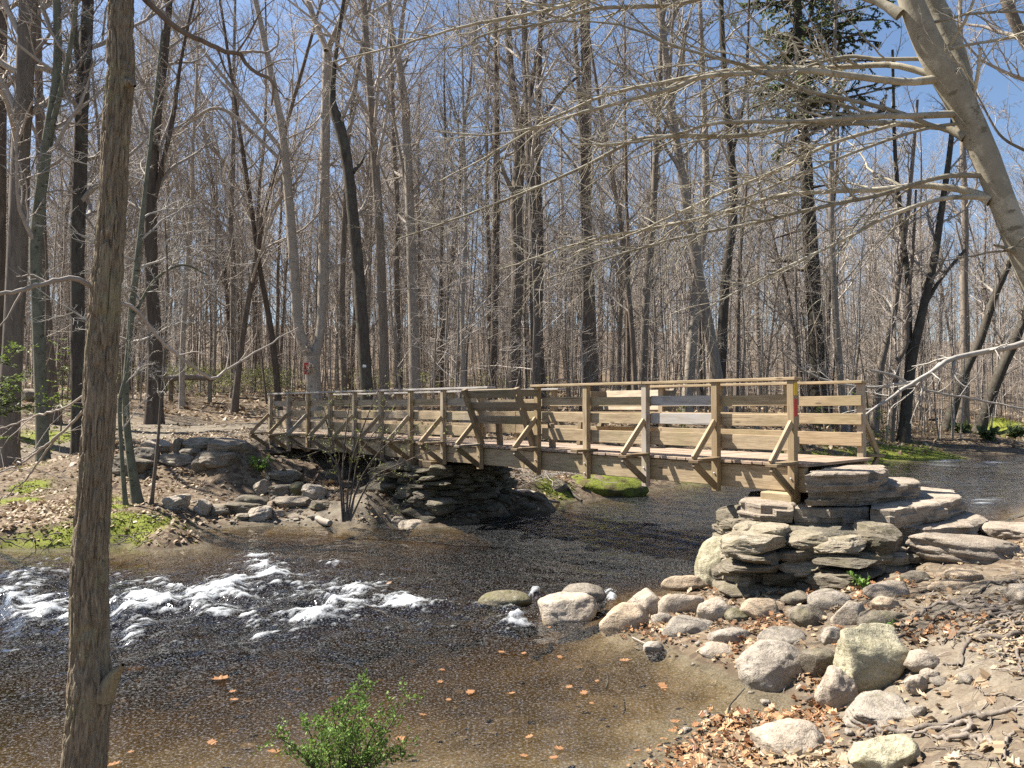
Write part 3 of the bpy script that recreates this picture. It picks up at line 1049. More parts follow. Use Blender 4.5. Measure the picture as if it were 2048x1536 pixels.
near_t, far_t = -0.0, WID + .11
braced = {0, 1.08, 2.25, 4.5, 6.0, 7.1, 8.2, 9.3, 10.4, 11.5, 12.6, 13.65, 14.72}
for k, s in enumerate(POSTS):
    p = post(s, near_t, -1)
    if s == 0:
        for zz, hh, mm, lb in ((2.42, .15, 'yellow', 'yellow painted trail blaze'), (2.19, .21, 'red', 'red painted trail blaze')):
            mb2 = MB()
            beam(mb2, br(-.048, near_t - .042, zz), br(-.048, near_t + .042, zz), .004, hh, ch=.0005)
            o = bpart("trail_blaze", mb2, M[mm], p, lb)
    for zz in (1.18, 1.33):
        mb = MB()
        c = br(s, near_t - .05, zz)
        beam(mb, c, c - BN * .012, .026, .026, ch=.006)
        bpart("bolt", mb, M['steel'], p)
    # outrigger plank, knee brace below and stay above
    out_len = .56 if s in braced else .30
    tilt = RNG.uniform(-.012, .012)
    mb = MB()
    beam(mb, br(s - .068, near_t - out_len, DECK - .015 + tilt), br(s - .068, near_t + .18, DECK + .021), .038, .14, up=BD, ch=.004)
    if s not in braced:
        mb = MB()
        beam(mb, br(s - .01, near_t - out_len, DECK + .022), br(s - .01, near_t + .18, DECK + .022), .14, .038, ch=.004)
    else:
        mb = MB()
        beam(mb, br(s - .03, near_t - out_len, DECK + tilt), br(s - .03, near_t - .048, DECK + .02), .15, .038, ch=.004)
    bpart("outrigger", mb, M['wood_old'])
    if s in braced:
        mb = MB()
        beam(mb, br(s - .02, near_t - out_len + .03, DECK - .03), br(s - .02, near_t - .04, DECK - .36), .088, .04, up=BD + BN * .001, ch=.004)
        bpart("knee_brace", mb, M['wood_old'])
        mb = MB()
        beam(mb, br(s - .012, near_t - out_len + .03, DECK + .03), br(s - .012, near_t - .05, DECK + .50), .088, .04, up=BD + BN * .001, ch=.004)
        bpart("stay", mb, M['wood'])
    if s == 4.5:
        continue
for k, s in enumerate(POSTS):
    if s == 4.5:
        continue
    post(s, far_t, 1)
    mb = MB()
    beam(mb, br(s - .03, far_t + .5, DECK), br(s - .03, far_t + .05, DECK + .02), .15, .038, ch=.004)
    bpart("outrigger", mb, M['wood_old'])
    mb = MB()
    beam(mb, br(s - .02, far_t + .46, DECK - .03), br(s - .02, far_t + .04, DECK - .36), .088, .04, up=BD, ch=.004)
    bpart("knee_brace", mb, M['wood_old'])
    mb = MB()
    beam(mb, br(s - .012, far_t + .47, DECK + .03), br(s - .012, far_t + .05, DECK + .55), .088, .04, up=BD, ch=.004)
    bpart("stay", mb, M['wood'])

# railing boards on the walkway side of the posts, cap rails on top
BOARDS = ((2.285, .14), (2.035, .15), (1.755, .185))
near_bays = [(a, b) for a, b in zip(POSTS, POSTS[1:]) if (a, b) != (4.5, 6.0)]
far_posts = [p for p in POSTS if p != 4.5]
far_bays = [(a, b) for a, b in zip(far_posts, far_posts[1:])]
for (a, b) in near_bays:
    for k, (z, h) in enumerate(BOARDS):
        mb = MB()
        e = .045
        a_, b_ = a - e + .002, b + e - .002
        if a == 0:
            a_ = -.05
        grey = (a == 1.08 and k < 2)
        beam(mb, br(a_ + .004, near_t + .066, z + RNG.uniform(-.008, .008)), br(b_ - .094, near_t + .066, z + RNG.uniform(-.008, .008)), .036, h, ch=.004,
             tint=.97 if grey else (.15 + .5 * RNG.random() if a < 6 else .3 + .6 * RNG.random()))
        bpart("rail", mb, M['wood_grey'] if grey else M['wood'], label="silvery grey weathered rail board" if grey else None)
for (a, b) in far_bays:
    bench = (a, b) == (3.4, 6.0)
    for k, (z, h) in enumerate(BOARDS):
        if bench and k == 0:
            continue
        mb = MB()
        beam(mb, br(a - .04, far_t - .066, z + RNG.uniform(-.008, .008)), br(b - .05, far_t - .066, z + RNG.uniform(-.008, .008)), .036, h, ch=.004, tint=.1 + .6 * RNG.random())
        bpart("rail", mb, M['wood'])
for (s0, s1, t) in ((-.07, 2.27, near_t), (2.274, 4.62, near_t), (5.72, 8.22, near_t), (8.224, 11.52, near_t), (11.524, 14.8, near_t),
                    (-.07, 3.62, far_t), (5.78, 9.32, far_t), (9.324, 14.8, far_t)):
    mb = MB()
    beam(mb, br(s0, t + (.03 if t < 1 else -.03), CAPZ - .019), br(s1, t + (.03 if t < 1 else -.03), CAPZ - .019 + RNG.uniform(-.006, .006)), .19, .038, ch=.005, tint=.62 if s0 > 5 else .3)
    bpart("cap_rail", mb, M['wood'] if s0 < 5 else M['wood_grey'])


def bench(s0, s1, t, sg, mat):
    """Bench let into the railing: sg is the outward side."""
    bt = bpart("bench", (lambda q: (beam(q, br(s0 + .1, t - sg * .30, DECK + .43), br(s1 - .1, t - sg * .30, DECK + .43), .24, .042, ch=.005, tint=.8),
                                   beam(q, br(s0 + .1, t - sg * .06, DECK + .435), br(s1 - .1, t - sg * .06, DECK + .435), .2, .042, ch=.005, tint=.7), q)[-1])(MB()), mat,
               None, "slatted bench seat set into the railing")
    for s in (s0 + .07, s1 - .07):
        mb = MB()
        beam(mb, br(s, t + sg * .02, DECK + .02), br(s, t + sg * .42, DECK + 1.0), .088, .10, up=BD, ch=.005)
        bpart("support", mb, M['wood_old'], bt)
        mb = MB()
        beam(mb, br(s, t - sg * .42, DECK), br(s, t - sg * .38, DECK + .41), .088, .088, up=BD, ch=.005)
        bpart("leg", mb, M['wood_old'], bt)
    for (z, h) in ((.92, .15), (.70, .15), (.47, .14)):
        o = sg * (.02 + .41 * z - .055)
        mb = MB()
        up = np.array([0, 0, 1.0]) + BN * sg * .41
        beam(mb, br(s0 + .03, t + o, DECK + z), br(s1 - .03, t + o, DECK + z), .038, h, up=up, ch=.005, tint=.75)
        bpart("back_slat", mb, mat, bt)
    for (s, e) in ((s0 + .05, s0 - .05), (s1 - .05, s1 + .05)):
        for z in (.92, .70):
            mb = MB()
            beam(mb, br(s, t + sg * (.05 + .41 * z), DECK + z), br(e, t + sg * .0, DECK + z), .038, .12, ch=.004, tint=.6)
            bpart("arm", mb, M['wood_old'], bt)


bench(4.5, 6.0, near_t, -1, M['wood_old'])
bench(3.4, 5.0, far_t, 1, M['wood'])
for (s, t) in ((.16, .06), (.16, 1.72), (14.75, .1), (14.75, 1.72), (8.3, .1), (8.3, 1.7), (7.6, .1)):
    mb = MB()
    beam(mb, br(s + .22, t - .06, 1.085), br(s - .2, t - .06, 1.085), .22, .13, ch=.012, tint=.5)
    bpart("bearing_block", mb, M['wood' if s < 1 else 'wood_old'])


# ------------------------------------------------------------------ stones
def ico(sub):
    bm = bmesh.new()
    bmesh.ops.create_icosphere(bm, subdivisions=sub, radius=1.0)
    V = np.array([v.co[:] for v in bm.verts])
    T = np.array([[v.index for v in f.verts] for f in bm.faces])
    bm.free()
    return V, T


ICO = {k: ico(k) for k in (2, 3, 4, 5)}


def rock_verts(a, b, c, seed, kind='boulder', sub=4):
    """Half sizes a, b, c. Rounded boulder, faceted block or layered slab."""
    V, T = ICO[sub]
    V = V.copy()
    rng = np.random.default_rng(seed + 1000)
    pw = {'boulder': 2.3, 'block': 3.2, 'slab': 4.0, 'dome': 2.1, 'ashlar': 7.0}[kind]
    nrm = (np.abs(V) ** pw).sum(1) ** (1 / pw)
    V = V / nrm[:, None]
    ncut = {'boulder': 13, 'block': 12, 'slab': 9, 'dome': 4, 'ashlar': 16}[kind]
    for _ in range(ncut):
        n = rng.normal(size=3)
        if kind == 'slab':
            n[2] *= .35
        n /= np.linalg.norm(n)
        d = rng.uniform(.66, .95) if kind in ('boulder', 'dome') else rng.uniform(.66, .98)
        if kind == 'ashlar':
            n[2] *= .6
            n /= np.linalg.norm(n)
            d = rng.uniform(.82, 1.15)
        e = V @ n - d
        m_ = e > 0
        V[m_] -= np.outer(e[m_] * (.85 if kind not in ('block', 'ashlar') else .95), n)
    s = np.array([a, b, c])
    big = float(max(a, b, c))
    n1 = fbm(V * 1.5 + seed * 3.7, 3, seed)
    V = V * (1 + (.13 if kind != 'ashlar' else .07) * n1)[:, None]
    V = V * s
    Q = V / big
    n2 = fbm(Q * 5 + seed, 5, seed + 4, .66)
    ln = np.linalg.norm(V, axis=1, keepdims=True)
    V = V + V / (ln + 1e-6) * (.030 * big * n2)[:, None]
    n3 = fbm(Q * 2.4 + seed * 1.7, 3, seed + 14, .6)
    crease = np.clip(1 - np.abs(n3) * 9, 0, 1) ** 2
    V = V - V / (ln + 1e-6) * (.022 * big * crease)[:, None]
    if kind in ('slab', 'ashlar'):
        lay = c / rng.uniform(1.6, 3.4)
        ph = V[:, 2] / lay + .6 * fbm(Q * 2.5, 2, seed + 8)
        st = (np.abs(((ph % 1) - .5)) * 2) ** 4
        lev = vnoise(np.c_[np.floor(ph), np.zeros(len(ph)) + .5, np.zeros(len(ph)) + seed], seed)
        side = np.clip(1 - np.abs(V[:, 2]) / c * .5, 0, 1)
        r2 = np.linalg.norm(V[:, :2], axis=1, keepdims=True)
        V[:, :2] += V[:, :2] / (r2 + 1e-6) * ((-.16 * st + .13 * lev) * min(.16, c) * side)[:, None]
    return V, T


def rotz(V, ang, tilt=(0, 0)):
    c, s = math.cos(ang), math.sin(ang)
    R = np.array([[c, -s, 0], [s, c, 0], [0, 0, 1]])
    tx, ty = tilt
    Rx = np.array([[1, 0, 0], [0, math.cos(tx), -math.sin(tx)], [0, math.sin(tx), math.cos(tx)]])
    Ry = np.array([[math.cos(ty), 0, math.sin(ty)], [0, 1, 0], [-math.sin(ty), 0, math.cos(ty)]])
    return V @ (Ry @ Rx @ R).T


def rock(name, label, x0, y0, x1, y1, mat, kind='boulder', seed=1, ratio=.8, cat="boulder", group=None, tilt=(0, 0), ang=0.0, sink=.25, zbase=None, sub=4):
    """A stone filling the box x0..x1, y0..y1 of the photograph, standing on the ground seen at its foot."""
    cx = (x0 + x1) / 2
    p = G(cx, y1 - 2) if zbase is None else at_z(cx, y1 - 2, zbase)
    d = p[1]
    d *= 1 + (x1 - x0) / FPX / 2 * ratio * .8
    w = (x1 - x0) / FPX * d
    a = w / 2 * 1.04
    b = a * ratio
    elev = math.atan2(CAMZ - p[2], d)
    vis = (y1 - y0) / FPX * d
    hz = max(.3 * vis, (vis - b * math.sin(elev) * 1.1)) / math.cos(elev)
    c = hz / (2 - sink * 2) * 1.05
    V, T = rock_verts(a, b, c, seed, kind, sub)
    V = rotz(V, ang, tilt)
    # keep the width in view after turning
    V[:, 0] *= a / max(1e-6, np.abs(V[:, 0]).max())
    V[:, 2] -= V[:, 2].min() + 2 * c * sink
    me = mesh_np(name, V, None, T, kind != 'ashlar')
    o = link(name, me, M[mat], None, (p[0] * d / p[1], d, p[2]))
    tag(o, label, cat, group)
    return o


BL = "boulders along the right bank"
R_ = rock
R_("boulder", "big pale pyramid-shaped boulder ending the line of stones out in the river", 1078, 1180, 1195, 1252, 'rock_pale', 'boulder', 11, .8, group=BL, zbase=-.05, sub=5)
R_("boulder", "brown-grey boulder just behind the big pale pyramid-shaped one in the river", 1122, 1168, 1218, 1216, 'rock_grey', 'boulder', 12, .7, group=BL, zbase=-.05)
R_("boulder", "low dark moss-covered rock awash in the river left of the pale boulder", 957, 1183, 1065, 1222, 'rock_moss', 'dome', 13, .7, group=BL, zbase=-.06)
R_("boulder", "tan and pinkish oblong boulder at the water's edge", 1200, 1207, 1308, 1268, 'rock_tan', 'boulder', 14, .7, group=BL, zbase=-.03)
R_("boulder", "pale flat boulder behind the pinkish oblong one at the water", 1255, 1174, 1330, 1232, 'rock_pale', 'boulder', 15, .9, group=BL, zbase=.03)
R_("boulder", "wedge-shaped boulder with a flat top and a shaded front", 1317, 1185, 1410, 1238, 'rock_pale', 'block', 16, .7, group=BL, zbase=.05)
R_("boulder", "rough grey granite boulder with a dark wet foot in the pool", 1325, 1226, 1432, 1288, 'rock_grey', 'boulder', 57, .8, group=BL, zbase=0)
R_("boulder", "small grey stone wedged before the flat-topped wedge boulder", 1303, 1224, 1345, 1258, 'rock_grey', 'boulder', 18, .8, group=BL, zbase=.02)
R_("boulder", "long brown log-shaped stone by the river below the pier", 1322, 1153, 1415, 1182, 'rock_tan', 'boulder', 19, .4, group=BL, zbase=.08)
R_("boulder", "round beige boulder right of the flat-topped wedge boulder", 1393, 1198, 1467, 1250, 'rock_pale', 'boulder', 20, .9, group=BL, zbase=.1)
R_("boulder", "smaller greenish oval stone leaning on the larger brown oval one", 1443, 1220, 1512, 1255, 'rock_moss', 'boulder', 21, .8, group=BL, zbase=.12)
R_("boulder", "larger brown oval boulder in the middle of the stone row", 1480, 1200, 1570, 1250, 'rock_tan', 'boulder', 22, .8, group=BL, zbase=.15)
R_("boulder", "small dark jagged stone at the foot of the stone abutment", 1562, 1185, 1620, 1213, 'rock_dark', 'block', 23, .8, group=BL, zbase=.25)
R_("boulder", "smooth grey domed stone sunk in the ground below the abutment", 1618, 1180, 1702, 1227, 'rock_grey', 'dome', 24, 1.0, group=BL, zbase=.28)
R_("boulder", "tilted grey oval boulder above the brown wedge of stones", 1573, 1213, 1662, 1264, 'rock_dark', 'boulder', 25, .8, tilt=(0, .2), group=BL, zbase=.22)
R_("boulder", "round pale yellow boulder touching the dark mossy long one", 1665, 1208, 1737, 1264, 'rock_pale', 'boulder', 26, .9, group=BL, zbase=.3)
R_("boulder", "long dark mossy boulder behind the big split boulder", 1717, 1217, 1828, 1272, 'rock_dark', 'boulder', 27, .6, group=BL, zbase=.33)
R_("boulder", "grey boulder with two lobes near the water's edge", 1418, 1255, 1507, 1300, 'rock_grey', 'boulder', 28, .8, group=BL, zbase=.08)
R_("boulder", "long flat grey stone above the big grey dome", 1507, 1262, 1612, 1307, 'rock_grey', 'slab', 29, .7, group=BL, zbase=.12)
R_("boulder", "low pale stone lying half in the pool", 1393, 1288, 1480, 1327, 'rock_pale', 'dome', 30, .8, group=BL, zbase=0)
R_("boulder", "big dark grey domed boulder standing at the pool's edge", 1478, 1288, 1610, 1384, 'rock_grey', 'dome', 31, .85, group=BL, zbase=0, sub=5)
R_("boulder", "brown stone squeezed between the grey dome and the split boulder", 1600, 1297, 1682, 1354, 'rock_dark', 'boulder', 32, .8, group=BL, zbase=.14)
R_("boulder", "large greenish boulder leaning on a split lower half", 1672, 1265, 1802, 1385, 'rock_green', 'block', 83, .75, tilt=(0, .25), group=BL, zbase=.17, sub=5)
R_("boulder", "thick split-off slab under the large greenish boulder", 1664, 1310, 1748, 1392, 'rock_green', 'slab', 34, .6, tilt=(0, .72), group=BL, zbase=.13, sub=5)
R_("boulder", "pale egg-shaped boulder in front of the split boulder", 1630, 1346, 1714, 1422, 'rock_pale', 'boulder', 35, .8, tilt=(0, .35), group=BL, zbase=.11, sub=5)
R_("boulder", "rough pale boulder among dead leaves at the bottom of the picture", 1502, 1440, 1642, 1524, 'rock_pale', 'boulder', 36, .8, group=BL, zbase=.08, sub=5)
R_("boulder", "fist-sized grey stone beside the rough pale boulder in the leaves", 1590, 1477, 1624, 1505, 'rock_grey', 'boulder', 37, .8, group=BL, zbase=.1)
R_("boulder", "flat grey outcrop sloping out of the soil", 1690, 1410, 1818, 1472, 'rock_grey', 'slab', 38, .9, tilt=(.1, -.1), group=BL, zbase=.2, sub=5)
R_("boulder", "angular pale boulder cut by the bottom edge with a root behind", 1698, 1475, 1830, 1575, 'rock_green', 'block', 39, .8, group=BL, zbase=.2, sub=5)
R_("boulder", "pale stone with dark banding under the sloping bedrock", 1729, 1163, 1832, 1202, 'rock_slab', 'boulder', 40, .7, group=BL, zbase=.45)
R_("boulder", "small tan stone next to the round pale yellow boulder", 1745, 1195, 1797, 1227, 'rock_tan', 'boulder', 41, .8, group=BL, zbase=.42)
R_("boulder", "small dark oval stone under the sloping bedrock", 1803, 1145, 1862, 1172, 'rock_dark', 'boulder', 42, .8, group=BL, zbase=.5)
R_("boulder", "long brown stone above the tangled roots", 1856, 1160, 1957, 1190, 'rock_tan', 'boulder', 43, .5, group=BL, zbase=.55)
R_("boulder", "flat tan stone tucked under the edge of the bedrock", 1893, 1143, 1960, 1168, 'rock_tan', 'slab', 44, .7, group=BL, zbase=.6)
R_("boulder", "grey stone at the right edge above the roots", 2012, 1163, 2090, 1205, 'rock_pale', 'boulder', 45, .8, group=BL, zbase=.72)
R_("boulder", "pale dome half buried in the soil right of the split boulder", 1808, 1305, 1877, 1345, 'rock_pale', 'dome', 46, .8, group=BL, zbase=.36)
R_("boulder", "little pale stone below the half buried dome", 1837, 1338, 1880, 1370, 'rock_pale', 'boulder', 47, .8, group=BL, zbase=.36)
R_("boulder", "little egg-shaped pale stone lowest by the half buried dome", 1811, 1356, 1858, 1390, 'rock_pale', 'boulder', 48, .6, tilt=(0, .5), group=BL, zbase=.34)
R_("boulder", "grey pebble in the trampled soil above the long root", 1823, 1412, 1853, 1434, 'rock_grey', 'boulder', 49, .8, group=BL, zbase=.34)
R_("boulder", "small wet stone in the pool among floating leaves", 1285, 1285, 1327, 1312, 'rock_grey', 'dome', 50, .8, group=BL, zbase=-.04)
R_("boulder", "rounded pale green boulder at the river corner of the abutment", 1394, 1080, 1500, 1185, 'rock_green', 'dome', 51, .8, group=BL, zbase=-.1, sub=5)
R_("boulder", "grey stone between the two-lobed boulder and the dead leaves", 1640, 1258, 1690, 1296, 'rock_grey', 'boulder', 52, .8, group=BL, zbase=.24)
R_("bedrock_slab", "broad sloping bedrock slab below the stone steps", 1800, 1082, 2050, 1155, 'rock_slab', 'slab', 53, .7, tilt=(-.04, .12), cat="rock slab", zbase=.47, sub=5)
R_("bedrock_slab", "flat pale slab at the right edge level with the lowest step", 1965, 1050, 2120, 1092, 'rock_slab', 'slab', 54, .7, cat="rock slab", zbase=.6, sub=5)

LB = "rocks on the left bank"
for k, (x0, y0, x1, y1, mt, kd, tl, lab) in enumerate([
    (285, 882, 342, 904, 'rock_pale', 'ashlar', (0, 0), "white flat rock at the back of the left bank"),
    (346, 880, 372, 908, 'rock_dark', 'ashlar', (0, 0), "dark block standing on end by the layered rocks"),
    (372, 878, 442, 903, 'rock_ledge', 'ashlar', (0, 0), "layered brown rock topping the stone edge of the path"),
    (358, 899, 405, 914, 'rock_ledge', 'ashlar', (0, 0), "thin rock under the layered brown one"),
    (424, 884, 508, 909, 'rock_ledge', 'ashlar', (.05, .1), "wide grey rock beside the bridge's left end"),
    (403, 904, 502, 931, 'rock_ledge', 'ashlar', (0, 0), "longest rock of the stone edge beside the bridge"),
    (386, 915, 430, 944, 'rock_ledge', 'ashlar', (0, .2), "rounded wedge of rock alone among the dead leaves"),
    (268, 899, 322, 931, 'rock_ledge', 'ashlar', (0, .1), "pale flat rock behind the thin sapling stems"),
    (324, 910, 390, 933, 'rock_ledge', 'ashlar', (0, 0), "pale layered rock left of the rounded wedge"),
    (230, 921, 302, 951, 'rock_dark', 'ashlar', (0, .2), "dark brown tilted slab beside the sapling"),
    (325, 996, 380, 1021, 'rock_pale', 'ashlar', (0, -.15), "pale flat rock nearest the mossy hummock"),
    (389, 1004, 421, 1033, 'rock_pale', 'ashlar', (0, .5), "pale rock tipped on edge by the water"),
    (416, 1012, 460, 1034, 'rock_ledge', 'ashlar', (0, -.1), "grey rock leaning on the tipped pale one"),
    (498, 1019, 547, 1044, 'rock_pale', 'ashlar', (0, -.2), "pale square flagstone lying on the muddy shore"),
    (506, 969, 542, 993, 'rock_pale', 'ashlar', (0, -.45), "pale thin slab tilted towards the pier"),
    (538, 974, 587, 999, 'rock_ledge', 'ashlar', (0, 0), "greyish blocky rock under the bridge bank"),
    (576, 967, 612, 993, 'rock_moss', 'boulder', (0, 0), "mossy round rock in the pile by the bridge"),
    (604, 974, 653, 1001, 'rock_pale', 'ashlar', (0, .1), "pale rock in the pile nearest the pier"),
    (548, 996, 634, 1017, 'rock_ledge', 'ashlar', (0, 0), "long layered rock low in the pile by the bridge"),
    (470, 990, 537, 1018, 'rock_dark', 'boulder', (0, 0), "dark mossy rock in the middle of the shore pile"),
    (531, 1002, 553, 1019, 'rock_tan', 'boulder', (0, 0), "small tan rock between two layered ones"),
    (544, 1022, 570, 1037, 'rock_pale', 'ashlar', (0, 0), "small pale rock by the water's edge mud"),
    (454, 1007, 522, 1032, 'rock_dark', 'ashlar', (0, 0), "dark flat rock at the front of the shore pile"),
    (528, 942, 607, 962, 'rock_ledge', 'ashlar', (0, 0), "flat rock in the shade beneath the bridge's left end"),
    (797, 1042, 852, 1064, 'rock_pale', 'boulder', (0, 0), "pale rock in the water at the pier's foot"),
    (781, 1036, 810, 1056, 'rock_pale', 'ashlar', (0, 0), "whitish rock wedged against the pier's foot"),
    (1095, 960, 1135, 985, 'rock_dark', 'boulder', (0, 0), "dark mossy rock behind the bridge near the green hummock"),
    (45, 776, 82, 806, 'rock_ledge', 'boulder', (0, 0), "grey boulder far back between the left tree trunks"),
    (620, 1004, 662, 1020, 'rock_dark', 'ashlar', (0, 0), "dark flat rock at the shrub's foot"),
    (470, 1030, 502, 1044, 'rock_ledge', 'ashlar', (0, 0), "small grey flat rock left of the square flagstone"),
    (640, 940, 700, 962, 'rock_dark', 'ashlar', (0, 0), "dark block beneath the bridge next to the abutment"),
    (1040, 1008, 1075, 1024, 'rock_dark', 'boulder', (0, 0), "dark wet rock on the shore right of the pier"),
]):
    R_("rock", lab, x0, y0, x1, y1, mt, kd, 200 + k, .85, cat="rock", group=LB, tilt=tl, sub=4)


def masonry(mb, core, outline, z0, z1, course=(.10, .2), length=(.28, .6), batter=.0, seed=0, prot=.05, sub=3, thin=False):
    """Courses of rough stones round a closed plan outline, with a core behind them."""
    rng = np.random.default_rng(seed)
    O = np.array(outline, float)
    cen = O.mean(0)
    z = z0
    while z < z1 - .03:
        hgt = min(rng.uniform(*course), z1 - z + .02)
        k = 1 - batter * (z - z0)
        P = cen + (O - cen) * k
        for i in range(len(P)):
            A, B = P[i], P[(i + 1) % len(P)]
            L = np.linalg.norm(B - A)
            dx = (B - A) / L
            nrm = np.array([dx[1], -dx[0]])
            u = -rng.uniform(0, .15)
            while u < L:
                ln = rng.uniform(*length)
                hh = hgt * rng.choice([.6, .8, 1.0, 1.25, 1.7], p=[.12, .2, .36, .2, .12])
                dp = rng.uniform(.2, .34)
                c2 = A + dx * (u + ln / 2) + nrm * (rng.uniform(-prot, prot) - dp * .55)
                V, T = rock_verts(ln / 2 * 1.03, dp, hh / 2 * 1.06, int(rng.integers(1e6)), 'ashlar', sub)
                V = rotz(V, math.atan2(dx[1], dx[0]) + rng.uniform(-.15, .15), (rng.uniform(-.1, .1), rng.uniform(-.13, .13)))
                mb.add(V + np.array([c2[0], c2[1], z + hgt / 2 + rng.uniform(-.015, .015)]), None, T, tint=rng.random())
                u += ln * .96
        z += hgt * .93
    nn = len(O)
    ring0 = cen + (O - cen) * .955
    ring1 = cen + (O - cen) * (.955 - batter * (z1 - z0))
    n0 = 24
    lo, hi = [], []
    for i in range(nn):
        for f in np.linspace(0, 1, 6)[:-1]:
            lo.append(ring0[i] * (1 - f) + ring0[(i + 1) % nn] * f)
            hi.append(ring1[i] * (1 - f) + ring1[(i + 1) % nn] * f)
    lo, hi = np.array(lo), np.array(hi)
    m_ = len(lo)
    rows = 8
    V = []
    for r in range(rows):
        f = r / (rows - 1)
        q = lo * (1 - f) + hi * f
        V.append(np.c_[q, np.full(m_, z0 - .2 + (z1 - .03 - z0 + .2) * f)])
    V.append(np.array([[hi[:, 0].mean(), hi[:, 1].mean(), z1 - .03]]))
    V = np.concatenate(V)
    V[:m_ * rows] += .03 * np.stack([fbm(V[:m_ * rows] * 3 + 5 * j, 3, j) for j in range(3)], -1)
    i = np.arange(m_)
    q = np.concatenate([np.stack([r * m_ + i, r * m_ + (i + 1) % m_, (r + 1) * m_ + (i + 1) % m_, (r + 1) * m_ + i], -1) for r in range(rows - 1)])
    t = np.stack([(rows - 1) * m_ + i, (rows - 1) * m_ + (i + 1) % m_, np.full(m_, rows * m_)], -1)
    core.add(V, q, t)


# right abutment with its rough steps
ab = empty("stone_abutment", (4.0, 8.9, .2), "lichen-grey rough stone abutment with four slab steps at the bridge's right end", "stone abutment")
AORG = np.array([4.0, 8.9, .2])
mb, core = MB(), MB()
pA = [at_z(1462, 1196, 0.08)[:2], at_z(1640, 1190, .26)[:2], at_z(1795, 1150, .45)[:2], np.array([5.35, 10.0]), np.array([4.9, 11.2]), np.array([2.75, 10.3])]
masonry(mb, core, pA, -.25, .86, course=(.11, .22), length=(.26, .62), batter=.10, seed=5, prot=.07, sub=4)
link("stonework", mb.mesh("stonework", False, AORG), M['rock_wall'], ab)
link("mortar", core.mesh("mortar", True, AORG), M['mortar'], ab)


def prism_slab(poly, z0, z1, seed, lip=.05):
    """A rough slab over a plan outline with broken, layered edges."""
    O = np.array(poly, float)
    rng = np.random.default_rng(seed)
    pts = []
    for i in range(len(O)):
        A, B = O[i], O[(i + 1) % len(O)]
        n = max(3, int(np.linalg.norm(B - A) / .045))
        for f in np.linspace(0, 1, n, endpoint=False):
            pts.append(A * (1 - f) + B * f)
    pts = np.array(pts)
    cen = pts.mean(0)
    m_ = len(pts)
    rows = 18
    V = []
    nlay = rng.uniform(1.8, 3.2)
    bw = rng.uniform(.22, .34)
    arc = np.concatenate([[0], np.cumsum(np.linalg.norm(np.diff(pts, axis=0), axis=1))])
    for r in range(rows):
        f = r / (rows - 1)
        z = z0 + (z1 - z0) * f
        P3 = np.c_[pts * 2.2, np.full(m_, seed)]
        lay = np.floor(f * nlay * .999 + .35 * vnoise(np.c_[pts * 1.3, np.full(m_, seed * 1.9)], seed + 2))
        blk = np.floor(arc / bw + lay * .37)
        hv = hash3(blk.astype(np.int64), lay.astype(np.int64), np.full(m_, seed, np.int64))
        off = .045 * fbm(P3, 4, seed, .6) + .11 * (hv - .6) + .014 * fbm(P3 * 6, 3, seed + 3, .6)
        off = off + (-.02 if r == rows - 1 else 0) - .03 * (f < .2)
        d = pts - cen
        d = d / np.linalg.norm(d, axis=1, keepdims=True)
        V.append(np.c_[pts + d * off[:, None], z + .012 * fbm(P3 * 2, 3, seed + 5)])
    top = V[-1]
    for k in (.93, .8, .6, .35, .1):
        q = np.c_[cen + (top[:, :2] - cen) * k, np.full(m_, z1)]
        q[:, 2] += .02 * fbm(np.c_[q[:, :2] * 2.5, np.full(m_, seed)], 4, seed + 5) + .006
        V.append(q)
    V = np.concatenate(V)
    i = np.arange(m_)
    tot = rows + 5
    q = np.concatenate([np.stack([r * m_ + i, r * m_ + (i + 1) % m_, (r + 1) * m_ + (i + 1) % m_, (r + 1) * m_ + i], -1) for r in range(tot - 1)])
    area = sum(O[k][0] * O[(k + 1) % len(O)][1] - O[(k + 1) % len(O)][0] * O[k][1] for k in range(len(O)))
    if area < 0:
        q = q[:, ::-1]
    # close the middle
    V = np.concatenate([V, [[cen[0], cen[1], z1 + .006]]])
    t = np.stack([(tot - 1) * m_ + i, (tot - 1) * m_ + (i + 1) % m_, np.full(m_, tot * m_)], -1)
    if area < 0:
        t = t[:, ::-1]
    return V, q, t


def zpoly(z, pix):
    return [at_z(x, y, z)[:2] for x, y in pix]


STEPS = [
    (1.24, 1.44, [(1612, 950), (1690, 948), (1738, 946), (1776, 938), (1762, 929), (1690, 931), (1640, 934)], 61),
    (1.05, 1.25, [(1612, 978), (1700, 978), (1760, 975), (1836, 966), (1828, 955), (1740, 950), (1620, 952)], 62),
    (.86, 1.05, [(1476, 1002), (1520, 1010), (1585, 1012), (1600, 990), (1570, 980), (1500, 982)], 63),
    (.82, 1.03, [(1590, 1014), (1660, 1018), (1735, 1016), (1745, 985), (1640, 976), (1596, 982)], 65),
    (.83, 1.05, [(1742, 1018), (1790, 1020), (1890, 1006), (1932, 992), (1905, 980), (1820, 971), (1735, 974)], 66),
    (.60, .83, [(1770, 1052), (1850, 1056), (1940, 1050), (1972, 1038), (1950, 1026), (1880, 1016), (1780, 1018)], 64),
]
for (z0, z1, pix, sd) in STEPS:
    V, q, t = prism_slab(zpoly(z1, pix), z0, z1, sd)
    link("step", mesh_np("step", V - AORG, q, t, False), M['rock_slab'], ab)
